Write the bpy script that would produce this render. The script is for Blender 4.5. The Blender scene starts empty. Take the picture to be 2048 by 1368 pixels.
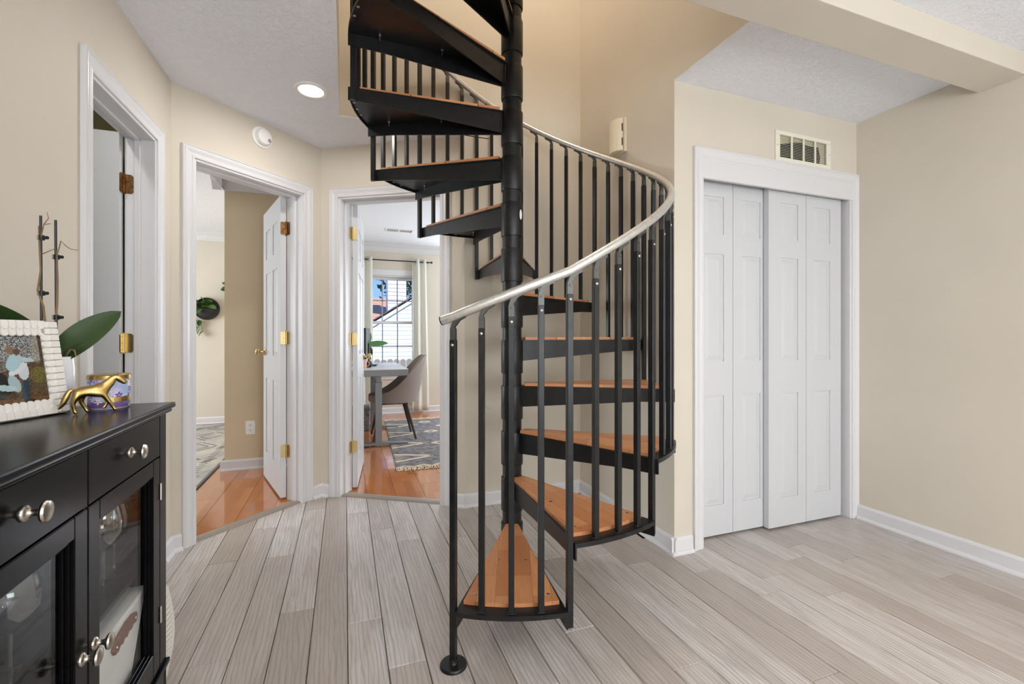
import bpy, math, random
from mathutils import Vector, Matrix
random.seed(7)
C = bpy.context.scene.collection
S = bpy.context.scene
pi = math.pi
rad = math.radians
TH = rad(20.1)          # yaw of the camera from the plank direction (+Y)
EYE = 1.123

# ------------------------------------------------------------------ camera, world, lights, exposure
cam = bpy.data.cameras.new('camera'); co = bpy.data.objects.new('camera', cam); C.objects.link(co)
co.location = (0, 0, EYE); co.rotation_euler = (pi/2, 0, -TH)
cam.sensor_width = 36; cam.lens = 36*910/2048; cam.shift_y = -12/2048; cam.clip_start = .02
S.camera = co
S.view_settings.view_transform = 'Standard'; S.view_settings.look = 'None'
S.cycles.transparent_max_bounces = 24; S.view_settings.exposure = 0.13; S.view_settings.gamma = 1; S.view_settings.use_curve_mapping = False

def lin(c):
    return tuple(((v/255)/12.92 if v/255 <= .04045 else ((v/255+.055)/1.055)**2.4) for v in c[:3])

w = bpy.data.worlds.new('sky'); S.world = w; w.use_nodes = True
nt = w.node_tree; bg = nt.nodes['Background']
tc = nt.nodes.new('ShaderNodeTexCoord'); sx = nt.nodes.new('ShaderNodeSeparateXYZ'); rp = nt.nodes.new('ShaderNodeValToRGB')
nt.links.new(tc.outputs['Generated'], sx.inputs[0]); nt.links.new(sx.outputs['Z'], rp.inputs[0]); nt.links.new(rp.outputs[0], bg.inputs[0])
rp.color_ramp.elements[0].position = 0.0; rp.color_ramp.elements[0].color = (*lin((165, 205, 248)), 1)
rp.color_ramp.elements[1].position = .35; rp.color_ramp.elements[1].color = (*lin((70, 140, 235)), 1)
bg.inputs[1].default_value = 1.15

def area(name, loc, size, power, color, rot, shape='RECTANGLE'):
    l = bpy.data.lights.new(name, 'AREA'); l.shape = shape; l.size = size[0]
    l.size_y = size[1]; l.energy = power; l.color = color
    o = bpy.data.objects.new(name, l); C.objects.link(o); o.location = loc; o.rotation_euler = rot
    return o
sun = bpy.data.lights.new('sun', 'SUN'); sun.energy = 7.0; sun.angle = rad(.6); sun.color = (1, .95, .87)
so = bpy.data.objects.new('sun', sun); C.objects.link(so); so.rotation_euler = (rad(48), 0, rad(52))
COOL = (.88, .94, 1.0); WARM = (1.0, .88, .74); NEUT = (1.0, .97, .93)
# daylight through the windows and glass door of the room behind the camera
area('daylight_back_window', (1.3, -3.1, 1.35), (2.6, 1.7), 136, COOL, (pi/2+rad(27), 0, 0))
area('daylight_side_window', (-.78, -1.9, 1.45), (1.5, 1.3), 46, COOL, (pi/2+rad(20), 0, -pi/2))
# unseen ceiling lamps added behind the camera as even fill
for k, (lx, ly) in enumerate(((.2, -.6), (1.9, -.6), (.2, -2.0), (1.9, -2.0))):
    area('rear_fill_light', (lx, ly, 2.42), (.14, .14), 9, NEUT, (0, 0, 0), 'DISK')
# daylight from the unseen bedroom window; the two study lamps are added fill
area('daylight_bedroom_window', (-4.05, 5.0, 1.4), (1.5, 1.3), 85, COOL, (pi/2, 0, -pi/2))
area('study_side_fill', (3.05, 5.2, 1.4), (1.5, 1.3), 50, COOL, (pi/2, 0, pi/2))
area('study_far_fill', (2.1, 6.72, 1.35), (1.2, 1.4), 36, (.80, .89, 1.0), (-pi/2, 0, 0))
area('utility_fill_light', (-1.25, 1.7, 2.6), (.12, .12), 7.0, NEUT, (0, 0, 0), 'DISK')  # added lamp, brightens the olive wall and the open door leaf
# lamp of the upper floor, above the stairwell
area('upstairs_lamp_light', (.8, 2.05, 4.75), (.5, .5), 26, WARM, (0, 0, 0), 'DISK')

# ------------------------------------------------------------------ materials
def mat(name, col, rough=.5, metal=0, spec=.5, coat=0):
    m = bpy.data.materials.new(name); m.use_nodes = True
    b = m.node_tree.nodes['Principled BSDF']
    b.inputs['Base Color'].default_value = (*lin(col), 1); b.inputs['Roughness'].default_value = rough
    b.inputs['Metallic'].default_value = metal; b.inputs['Specular IOR Level'].default_value = spec
    b.inputs['Coat Weight'].default_value = coat
    return m
def nd(m, t): return m.node_tree.nodes.new(t)
def lk(m, a, b): m.node_tree.links.new(a, b)
def coords(m, scale, rand=0, kind='Object'):
    tcn = nd(m, 'ShaderNodeTexCoord'); mp = nd(m, 'ShaderNodeMapping'); mp.inputs['Scale'].default_value = scale
    src = tcn.outputs[kind]
    if rand:
        oi = nd(m, 'ShaderNodeObjectInfo'); mu = nd(m, 'ShaderNodeVectorMath'); mu.operation = 'MULTIPLY_ADD'
        mu.inputs[0].default_value = (1, 1, 1); mu.inputs[1].default_value = (rand, rand*.7, rand*.3)
        lk(m, oi.outputs['Random'], mu.inputs[0]); lk(m, src, mu.inputs[2]); src = mu.outputs[0]
    lk(m, src, mp.inputs[0]); return mp.outputs[0]
def noise(m, vec, scale, detail=4, rough=.5, dist=0):
    n = nd(m, 'ShaderNodeTexNoise'); n.inputs['Scale'].default_value = scale; n.inputs['Detail'].default_value = detail
    n.inputs['Roughness'].default_value = rough; n.inputs['Distortion'].default_value = dist
    lk(m, vec, n.inputs['Vector']); return n.outputs['Fac']
def ramp(m, fac, stops):
    r = nd(m, 'ShaderNodeValToRGB'); e = r.color_ramp.elements
    while len(e) < len(stops): e.new(.5)
    for el, (p, c) in zip(e, stops): el.position = p; el.color = (*lin(c), 1)
    lk(m, fac, r.inputs[0]); return r.outputs[0]
def bump(m, fac, strength, dist=.002):
    b = nd(m, 'ShaderNodeBump'); b.inputs['Strength'].default_value = strength; b.inputs['Distance'].default_value = dist
    lk(m, fac, b.inputs['Height']); lk(m, b.outputs[0], m.node_tree.nodes['Principled BSDF'].inputs['Normal'])
def base(m, out): lk(m, out, m.node_tree.nodes['Principled BSDF'].inputs['Base Color'])
def mix(m, fac, a, b, mode='MIX'):
    x = nd(m, 'ShaderNodeMix'); x.data_type = 'RGBA'; x.blend_type = mode
    if isinstance(fac, float): x.inputs[0].default_value = fac
    else: lk(m, fac, x.inputs[0])
    for i, v in ((6, a), (7, b)):
        if isinstance(v, tuple): x.inputs[i].default_value = (*lin(v), 1)
        else: lk(m, v, x.inputs[i])
    return x.outputs[2]

def paint(name, col, rough=.6, var=4):
    m = mat(name, col, rough, spec=.3); v = coords(m, (1, 1, 1))
    n = noise(m, v, 1.3, 3); base(m, ramp(m, n, [(.3, tuple(c-var for c in col)), (.7, tuple(min(255, c+var) for c in col))]))
    bump(m, noise(m, v, 260, 2), .05, .001); return m
M = {}
M['wall'] = paint('cream_wall_paint', (216, 207, 192))
M['wall_tan'] = paint('tan_wall_paint', (212, 194, 164))
M['olive'] = paint('olive_wall_paint', (88, 84, 42))
M['trim'] = mat('white_trim_paint', (222, 221, 223), .32)
M['doorw'] = mat('white_door_paint', (209, 210, 213), .36)
m = M['ceil'] = mat('textured_ceiling_paint', (244, 246, 252), .8, spec=.2)
v = coords(m, (1, 1, 1)); n1 = noise(m, v, 46, 4, .6, 1.6)
bump(m, ramp(m, n1, [(.48, (0, 0, 0)), (.66, (255, 255, 255))]), .6, .004)
m = M['plank'] = mat('grey_wood_plank', (170, 158, 148), .29, spec=.5)
v = coords(m, (1, 1, 1), 40)
oi = nd(m, 'ShaderNodeObjectInfo')
tone = ramp(m, oi.outputs['Random'], [(0, (178, 168, 160)), (.35, (200, 192, 187)), (.7, (215, 210, 207)), (1, (186, 177, 170))])
vg = nd(m, 'ShaderNodeMapping'); vg.inputs['Scale'].default_value = (1, .022, 1); lk(m, v, vg.inputs[0])
g1 = noise(m, vg.outputs[0], 150, 6, .66, 0)
vb = nd(m, 'ShaderNodeMapping'); vb.inputs['Scale'].default_value = (1, .16, 1); lk(m, v, vb.inputs[0])
g2 = noise(m, vb.outputs[0], 17, 3, .55, 1.2)
wv = nd(m, 'ShaderNodeTexWave'); wv.wave_type = 'RINGS'; wv.rings_direction = 'SPHERICAL'; wv.inputs['Scale'].default_value = 9; wv.inputs['Distortion'].default_value = 7; wv.inputs['Detail'].default_value = 3
wm = nd(m, 'ShaderNodeMapping'); wm.inputs['Scale'].default_value = (2.2, .42, 1); lk(m, v, wm.inputs[0]); lk(m, wm.outputs[0], wv.inputs[0])
c1 = mix(m, ramp(m, g1, [(.28, (178, 178, 178)), (.60, (254, 254, 254))]), (150, 137, 127), tone)
c2 = mix(m, ramp(m, g2, [(.44, (0, 0, 0)), (.72, (190, 190, 190))]), c1, (160, 147, 136))
c3 = mix(m, ramp(m, wv.outputs['Fac'], [(.0, (175, 175, 175)), (.34, (0, 0, 0))]), c2, (140, 124, 113))
base(m, c3); bump(m, g1, .03, .0006)
m = M['laminate'] = mat('orange_laminate', (186, 108, 62), .12, spec=.5, coat=.5)
v = coords(m, (1, 1, 1), 30)
br = nd(m, 'ShaderNodeTexBrick'); br.inputs['Scale'].default_value = 1; br.inputs['Mortar Size'].default_value = 0
br.inputs['Brick Width'].default_value = .42; br.inputs['Row Height'].default_value = .063; br.offset = .37
br.inputs['Color1'].default_value = (*lin((198, 128, 78)), 1); br.inputs['Color2'].default_value = (*lin((174, 104, 60)), 1)
rm = nd(m, 'ShaderNodeMapping'); rm.inputs['Rotation'].default_value = (0, 0, pi/2); lk(m, v, rm.inputs[0]); lk(m, rm.outputs[0], br.inputs[0])
vg = nd(m, 'ShaderNodeMapping'); vg.inputs['Scale'].default_value = (1, .07, 1); lk(m, v, vg.inputs[0])
base(m, mix(m, ramp(m, noise(m, vg.outputs[0], 90, 4, .6, .4), [(.3, (0, 0, 0)), (.7, (110, 110, 110))]), br.outputs[0], (140, 74, 38)))
m = M['tread'] = mat('tread_wood_laminate', (205, 130, 75), .3, spec=.5)
v = coords(m, (1, 1, 1), 13)
br = nd(m, 'ShaderNodeTexBrick'); br.inputs['Scale'].default_value = 1; br.inputs['Mortar Size'].default_value = .0006; br.offset = .41
br.inputs['Brick Width'].default_value = .34; br.inputs['Row Height'].default_value = .066
br.inputs['Color1'].default_value = (*lin((216, 156, 108)), 1); br.inputs['Color2'].default_value = (*lin((188, 122, 80)), 1); br.inputs['Mortar'].default_value = (*lin((130, 75, 40)), 1)
lk(m, v, br.inputs[0])
vg = nd(m, 'ShaderNodeMapping'); vg.inputs['Scale'].default_value = (.09, 1, 1); lk(m, v, vg.inputs[0])
g = noise(m, vg.outputs[0], 75, 5, .6, 1.2)
base(m, mix(m, ramp(m, g, [(.42, (0, 0, 0)), (.72, (150, 150, 150))]), br.outputs[0], (158, 98, 60)))
m = M['steel'] = mat('black_painted_steel', (18, 18, 20), .36, .0, .42)
v = coords(m, (1, 1, 1)); n = noise(m, v, 30, 4)
base(m, ramp(m, n, [(.35, (14, 14, 16)), (.7, (26, 27, 29))])); bump(m, noise(m, v, 300, 2), .05, .0006)
M['plate'] = mat('dull_zinc_bracket', (92, 92, 90), .45, .8)
m = M['rail'] = mat('brushed_aluminium', (210, 208, 203), .34, .7)
base(m, ramp(m, noise(m, coords(m, (1, 1, 1)), 60, 5, .7), [(.3, (198, 196, 191)), (.7, (226, 224, 220))]))
M['screw'] = mat('zinc_screw', (205, 203, 198), .3, 1)
M['brass'] = mat('polished_brass', (206, 184, 132), .32, 1)
m = M['oldbrass'] = mat('tarnished_brass', (150, 98, 48), .35, 1)
base(m, ramp(m, noise(m, coords(m, (1, 1, 1)), 60, 4), [(.3, (112, 76, 48)), (.7, (160, 122, 82))]))
M['gold'] = mat('gold_paint', (184, 156, 100), .3, 1)
m = M['black'] = mat('black_lacquer', (9, 9, 11), .22, spec=.1)
v = coords(m, (1, .15, 1)); base(m, ramp(m, noise(m, v, 40, 4), [(.3, (9, 9, 11)), (.7, (14, 13, 14))]))
M['nickel'] = mat('satin_nickel', (188, 182, 172), .28, 1)
M['blackp'] = mat('black_plastic', (22, 22, 26), .45)
M['white'] = mat('white_ceramic', (240, 241, 246), .15, spec=.5, coat=.3)
M['whitep'] = mat('white_plastic', (240, 239, 236), .4)
M['cream'] = mat('cream_plastic', (232, 220, 196), .45)
M['grille'] = mat('cream_enamel_metal', (236, 232, 214), .45)
M['dark'] = mat('dark_void', (14, 13, 12), .9)
M['filter'] = mat('dusty_filter', (205, 196, 170), .9)
M['grout'] = mat('shaded_tile_joint', (186, 178, 168), .8)  # joint grey set darker to give the scallop tiles shading
M['bone'] = mat('white_bone_tile', (236, 232, 226), .4)
M['leaf'] = mat('orchid_leaf', (52, 74, 38), .35, spec=.5)
M['leaf2'] = mat('pothos_leaf', (78, 116, 50), .45)
M['leaf3'] = mat('bright_leaf', (88, 140, 70), .4)
M['stem'] = mat('dry_flower_stem', (130, 104, 74), .7)
M['clay'] = mat('black_planter', (34, 33, 34), .5)
M['greyd'] = mat('pale_desk_laminate', (222, 220, 216), .3)
M['greyl'] = mat('grey_desk_steel', (134, 136, 140), .4, .2)
m = M['fabric'] = mat('taupe_fabric', (150, 138, 130), .9, spec=.2)
bump(m, noise(m, coords(m, (1, 1, 1)), 500, 2), .3, .001)
M['walnut'] = mat('dark_walnut', (58, 42, 34), .45)
m = M['curtain'] = mat('white_sheer_fabric', (250, 248, 240), .9, spec=.1)
b = m.node_tree.nodes['Principled BSDF']; tr = nd(m, 'ShaderNodeBsdfTranslucent'); tr.inputs[0].default_value = (.95, .95, .9, 1)
ms = nd(m, 'ShaderNodeMixShader'); ms.inputs[0].default_value = .4; lk(m, b.outputs[0], ms.inputs[1]); lk(m, tr.outputs[0], ms.inputs[2])
lk(m, ms.outputs[0], m.node_tree.nodes['Material Output'].inputs[0])
m = M['glass'] = bpy.data.materials.new('clear_glass'); m.use_nodes = True
t = m.node_tree; t.nodes.remove(t.nodes['Principled BSDF'])
a1 = nd(m, 'ShaderNodeBsdfTransparent'); a1.inputs[0].default_value = (.97, .98, .98, 1); a2 = nd(m, 'ShaderNodeBsdfGlossy'); a2.inputs[1].default_value = .02
lw_ = nd(m, 'ShaderNodeLayerWeight'); lw_.inputs[0].default_value = .5; pw = nd(m, 'ShaderNodeMath'); pw.operation = 'POWER'; pw.inputs[1].default_value = 4.2; lk(m, lw_.outputs['Facing'], pw.inputs[0])
fr = nd(m, 'ShaderNodeMath'); fr.operation = 'MULTIPLY_ADD'; fr.inputs[1].default_value = .3; fr.inputs[2].default_value = .02; lk(m, pw.outputs[0], fr.inputs[0]); x = nd(m, 'ShaderNodeMixShader')
lk(m, fr.outputs[0], x.inputs[0]); lk(m, a1.outputs[0], x.inputs[1]); lk(m, a2.outputs[0], x.inputs[2]); lk(m, x.outputs[0], t.nodes['Material Output'].inputs[0])
m = M['crystal'] = M['glass'].copy(); m.name = 'crystal_glass'
for n_ in m.node_tree.nodes:
    if n_.type == 'MATH' and n_.operation == 'POWER': n_.inputs[1].default_value = 2.6
    if n_.type == 'MATH' and n_.operation == 'MULTIPLY_ADD': n_.inputs[1].default_value = 1.0; n_.inputs[2].default_value = .07
m = M['lamp'] = bpy.data.materials.new('lit_diffuser'); m.use_nodes = True
b = m.node_tree.nodes['Principled BSDF']; b.inputs['Emission Color'].default_value = (1, .96, .88, 1); b.inputs['Emission Strength'].default_value = 9
def vcol(name, rough=.4, coat=0):
    m = mat(name, (200, 200, 200), rough, coat=coat); a = nd(m, 'ShaderNodeVertexColor'); a.layer_name = 'Col'; base(m, a.outputs[0]); return m
M['print'] = vcol('printed_picture', .25)
M['floral'] = vcol('printed_floral_glass', .15, .5)
def rugmat(name, a, bcol, c, sc):
    m = mat(name, a, .95, spec=.1); v = coords(m, (1, 1, 1))
    n = noise(m, v, sc, 5, .65); vs = nd(m, 'ShaderNodeMapping'); vs.inputs['Scale'].default_value = (1, 6, 1); lk(m, v, vs.inputs[0])
    n2 = noise(m, vs.outputs[0], 40, 3)
    base(m, mix(m, ramp(m, n2, [(.4, (0, 0, 0)), (.6, (170, 170, 170))]), ramp(m, n, [(.3, a), (.6, bcol)]), c)); bump(m, n2, .3, .003); return m
M['rugs'] = rugmat('charcoal_woven_rug', (92, 90, 92), (150, 146, 146), (48, 47, 50), 14)
M['rugb'] = rugmat('faded_blue_grey_rug', (150, 150, 152), (202, 196, 184), (176, 172, 166), 3)
M['rugline'] = mat('dark_rug_motif', (112, 112, 116), .95)
M['tuft'] = mat('cream_tufted_yarn', (214, 192, 164), .95)
M['wicker'] = mat('white_woven_rope', (226, 220, 210), .9)
M['brown'] = mat('brown_wood_handle', (116, 78, 60), .5)
M['boxw'] = mat('white_enamel_box', (232, 230, 226), .4)
M['pink'] = mat('pink_ceramic', (222, 170, 150), .5)
m = M['siding'] = mat('white_vinyl_siding', (236, 238, 238), .6)
M['shingle'] = mat('tan_roof_shingle', (196, 150, 128), .9)
M['oldwood'] = mat('weathered_fence_wood', (150, 142, 136), .9)
M['canopy'] = mat('tree_foliage', (60, 84, 36), .8)
M['grass'] = mat('lawn_grass', (110, 130, 70), .95)
M['strip'] = mat('grey_transition_strip', (150, 138, 126), .45)

# ------------------------------------------------------------------ mesh helpers
class MB:
    def __init__(s): s.v = []; s.f = []
    def add(s, vs, fs, T=None):
        o = len(s.v)
        s.v += [tuple(T @ Vector(p)) for p in vs] if T is not None else [tuple(p) for p in vs]
        s.f += [tuple(i+o for i in f) for f in fs]; return s
    def box(s, x0, x1, y0, y1, z0, z1, T=None):
        vs = [(x0,y0,z0),(x1,y0,z0),(x1,y1,z0),(x0,y1,z0),(x0,y0,z1),(x1,y0,z1),(x1,y1,z1),(x0,y1,z1)]
        return s.add(vs, [(0,3,2,1),(4,5,6,7),(0,1,5,4),(1,2,6,5),(2,3,7,6),(3,0,4,7)], T)
    def prism(s, poly, z0, z1, T=None):      # poly in xy, counter-clockwise
        n = len(poly)
        vs = [(x, y, z0) for x, y in poly]+[(x, y, z1) for x, y in poly]
        return s.add(vs, [tuple(range(n-1, -1, -1)), tuple(range(n, 2*n))]+[(i, (i+1) % n, n+(i+1) % n, n+i) for i in range(n)], T)
    def frustum(s, x0, x1, z0, z1, y0, y1, ins):    # raised field: base at y0, inset top at y1
        vs = [(x0,y0,z0),(x1,y0,z0),(x1,y0,z1),(x0,y0,z1),(x0+ins,y1,z0+ins),(x1-ins,y1,z0+ins),(x1-ins,y1,z1-ins),(x0+ins,y1,z1-ins)]
        fs = [(4,5,6,7),(0,1,5,4),(1,2,6,5),(2,3,7,6),(3,0,4,7),(0,3,2,1)]
        if y1 > y0: fs = [f[::-1] for f in fs]
        return s.add(vs, fs)
    def lathe(s, prof, n=24, T=None, caps=True):     # prof [(r, z)] from bottom to top
        vs = []; fs = []
        for r, z in prof:
            for k in range(n):
                a = 2*pi*k/n; vs.append((r*math.cos(a), r*math.sin(a), z))
        for j in range(len(prof)-1):
            for k in range(n):
                k2 = (k+1) % n; fs.append((j*n+k, j*n+k2, (j+1)*n+k2, (j+1)*n+k))
        if caps:
            if prof[0][0] > 1e-5: fs.append(tuple(range(n-1, -1, -1)))
            if prof[-1][0] > 1e-5: fs.append(tuple((len(prof)-1)*n+k for k in range(n)))
        return s.add(vs, fs, T)
    def tube(s, path, r, n=8, T=None):
        P = [Vector(p) for p in path]; rs = r if isinstance(r, (list, tuple)) else [r]*len(P)
        vs = []; fs = []; up = Vector((0, 0, 1)); prev = None
        for i, p in enumerate(P):
            d = (P[min(i+1, len(P)-1)]-P[max(i-1, 0)]).normalized()
            if prev is None:
                a = d.cross(up) if abs(d.z) < .95 else d.cross(Vector((1, 0, 0)))
            else: a = prev-d*prev.dot(d)
            a.normalize(); prev = a; b2 = d.cross(a)
            for k in range(n):
                q = 2*pi*k/n; vs.append(tuple(p+(a*math.cos(q)+b2*math.sin(q))*rs[i]))
        for i in range(len(P)-1):
            for k in range(n):
                k2 = (k+1) % n; fs.append((i*n+k, i*n+k2, (i+1)*n+k2, (i+1)*n+k))
        fs.append(tuple(range(n-1, -1, -1))); fs.append(tuple((len(P)-1)*n+k for k in range(n)))
        return s.add(vs, fs, T)
    def grid(s, fn, nu, nv):
        vs = [fn(i/nu, j/nv) for j in range(nv+1) for i in range(nu+1)]
        return s.add(vs, [(j*(nu+1)+i, j*(nu+1)+i+1, (j+1)*(nu+1)+i+1, (j+1)*(nu+1)+i) for j in range(nv) for i in range(nu)])
    def mesh(s, name, m, smooth=False):
        me = bpy.data.meshes.new(name); me.from_pydata(s.v, [], s.f); me.materials.append(M[m] if isinstance(m, str) else m)
        if smooth:
            me.polygons.foreach_set('use_smooth', [True]*len(me.polygons)); me.set_sharp_from_angle(angle=rad(38))
        me.update(); return me
    def build(s, name, m, parent=None, smooth=False, bevel=0, loc=None, seg=2):
        o = bpy.data.objects.new(name, s.mesh(name, m, smooth)); C.objects.link(o); o.parent = parent
        if loc: o.location = loc
        if bevel:
            md = o.modifiers.new('bevel', 'BEVEL'); md.width = bevel; md.segments = seg; md.limit_method = 'ANGLE'
        return o
def inst(name, me, parent=None, loc=(0, 0, 0), rot=(0, 0, 0)):
    o = bpy.data.objects.new(name, me); C.objects.link(o); o.parent = parent; o.location = loc; o.rotation_euler = rot; return o
def tag(o, label=None, cat=None, group=None, kind=None):
    for k, v in (('label', label), ('category', cat), ('group', group), ('kind', kind)):
        if v: o[k] = v
    return o
def empty(name, loc, rz=0, label=None, cat=None, group=None, kind=None):
    o = bpy.data.objects.new(name, None); C.objects.link(o); o.location = loc; o.rotation_euler = (0, 0, rz); o.empty_display_size = .05
    return tag(o, label, cat, group, kind)
def frame(A, B):        # local x along A->B, local y outward (left of A->B), z up
    ang = math.atan2(B[1]-A[1], B[0]-A[0])
    return Matrix.Translation((A[0], A[1], 0)) @ Matrix.Rotation(ang, 4, 'Z'), math.hypot(B[0]-A[0], B[1]-A[1]), ang
def RX(a): return Matrix.Rotation(a, 4, 'X')
def RY(a): return Matrix.Rotation(a, 4, 'Y')
def RZ(a): return Matrix.Rotation(a, 4, 'Z')
def TR(*p): return Matrix.Translation(p)

# ------------------------------------------------------------------ the setting
PA = (-.848, 2.815); PB = (-.16, 3.465); PC = (.735, 2.915); PD = (1.592, 2.915); PE = (1.592, 1.915); PF = (2.975, 1.915)
CE = 2.44
def wall(name, A, B, z0, z1, m='wall', th=.115, holes=(), label=None):
    T, L, _ = frame(A, B); mb = MB(); s = 0
    for h0, h1, hz0, hz1 in holes:
        mb.box(s, h0, 0, th, z0, z1, T)
        if hz1 < z1: mb.box(h0, h1, 0, th, hz1, z1, T)
        if hz0 > z0: mb.box(h0, h1, 0, th, z0, hz0, T)
        s = h1
    mb.box(s, L, 0, th, z0, z1, T)
    return tag(mb.build(name, m), label, kind='structure')
D1 = (2.017+3.2, 2.622+3.2, 2.06); D2 = (.107, .805, 2.085); D3 = (.13, .895, 2.09)
wall('wall_left', (-.848, -3.2), PA, 0, CE+.1, holes=[(D1[0], D1[1], 0, D1[2])])
wall('wall_diagonal_left', PA, PB, 0, CE+.1, th=.15, holes=[(D2[0], D2[1], 0, D2[2])])
wall('wall_diagonal_right', PB, PC, 0, CE+.1, th=.15, holes=[(D3[0], D3[1], 0, D3[2])])
wall('wall_stair_back', PC, PD, 0, 5.0)
wall('wall_stair_right', PD, PE, 0, 5.0, th=.09)
wall('wall_closet', (1.682, 1.915), (2.975, 1.915), 0, 2.08, th=.05, holes=[(.084, 1.249, 0, 2.06)])
wall('wall_closet_upper', (1.682, 1.915), (2.975, 1.915), 2.08, CE+.1, th=.05, holes=[(.637, 1.025, 2.142, 2.274)])
wall('wall_right', (2.975, 2.6), (2.975, -3.2), 0, CE+.1)
wall('wall_back', (2.975, -3.2), (-.848, -3.2), 0, CE+.1)
# stairwell above the ceiling; left and front walls added, closing a light shaft
MB().box(-.15, .735, 2.915, 3.03, CE+.006, 5.0).build('wall_upper_back', 'wall')['kind'] = 'structure'
MB().box(-.15, -.034, 1.2, 2.915, CE+.006, 5.0).build('wall_shaft_left', 'wall')['kind'] = 'structure'
MB().box(-.034, 1.592, 1.2, 1.338, CE+.1, 5.0).build('wall_shaft_front', 'wall')['kind'] = 'structure'
MB().box(1.592, 1.682, 1.2, 1.915, CE+.006, 5.0).build('wall_upper_right', 'wall')['kind'] = 'structure'
MB().box(-.15, 1.7, 1.2, 3.05, 5.0, 5.1).build('ceiling_upper', 'ceil')['kind'] = 'structure'
cb = MB()
cb.box(-.96, -.034, -3.2, 3.6, CE, CE+.006).box(-.034, 2.975, -3.2, 1.338, CE, CE+.006)
cb.box(1.5925, 2.975, 1.338, 1.916, CE, CE+.006).box(-.034, .9, 2.915, 3.6, CE, CE+.006)
cb.build('ceiling', 'ceil')['kind'] = 'structure'
MB().box(-1.0, 3.0, -3.3, 1.2, CE+.1, CE+.2).build('ceiling_deck', 'ceil')['kind'] = 'structure'
tag(MB().box(-.848, 2.975, 1.165, 1.338, 2.34, CE+.1).build('trim_beam', 'wall', bevel=.003), 'cream painted beam crossing the ceiling at upper right', kind='structure')

# closet interior
cl = MB(); cl.box(1.69, 2.975, 2.5, 2.6, 0, 2.54).box(1.592+.09, 2.975, 1.965, 2.5, 2.44, 2.54)
cl.build('wall_closet_back', 'wall')['kind'] = 'structure'
# room behind door one
r1 = MB(); r1.box(-1.72, -1.6, 1.3, 3.0, 0, 2.75).box(-1.6, -.963, 1.2, 1.3, 0, 2.75).box(-1.6, -.963, 2.72, 2.80, 0, 2.75)
r1.build('wall_utility', 'olive')['kind'] = 'structure'
MB().box(-1.72, -.963, 1.2, 2.8, 2.62, 2.7).build('ceiling_utility', 'ceil')['kind'] = 'structure'
# bedroom
bd = MB(); YF = 6.8
bd.box(-4.2, -.15, YF, YF+.12, 0, 2.6).box(-4.32, -4.2, 2.7, YF, 0, 2.6).box(-4.2, -1.7, 2.7, 2.82, 0, 2.6)
bd.build('wall_bedroom', 'wall')['kind'] = 'structure'
MB().box(-.947, -.2, 4.384, YF, 0, 2.44).build('wall_bedroom_partition', 'wall_tan')['kind'] = 'structure'
MB().box(-.2, -.1, 3.56, YF, 0, 2.44).build('wall_divider', 'wall')['kind'] = 'structure'
# study: far wall with the window hole
WX0, WX1, WZ0, WZ1 = .235, .985, .585, 2.0
wall('wall_study_far', (-.1, YF), (3.3, YF), 0, 2.6, holes=[(WX0+.1, WX1+.1, WZ0, WZ1)], th=.14)
MB().box(3.2, 3.32, 2.9, YF, 0, 2.6).box(1.682, 3.2, 2.9, 3.03, 0, 2.6).build('wall_study', 'wall')['kind'] = 'structure'
rc = MB(); T2, _, _ = frame(PA, PB)
rc.prism([(-4.3, 2.75), (-.97, 2.75), (-.94, 2.89), (-.245, 3.545), (-.2, 6.92), (-4.3, 6.92)], 2.44, 2.52)
rc.prism([(-.1, 3.56), (.8, 3.03), (3.3, 3.03), (3.3, 6.92), (-.1, 6.92)], 2.44, 2.52)
rc.build('ceiling_rooms', 'ceil')['kind'] = 'structure'

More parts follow.
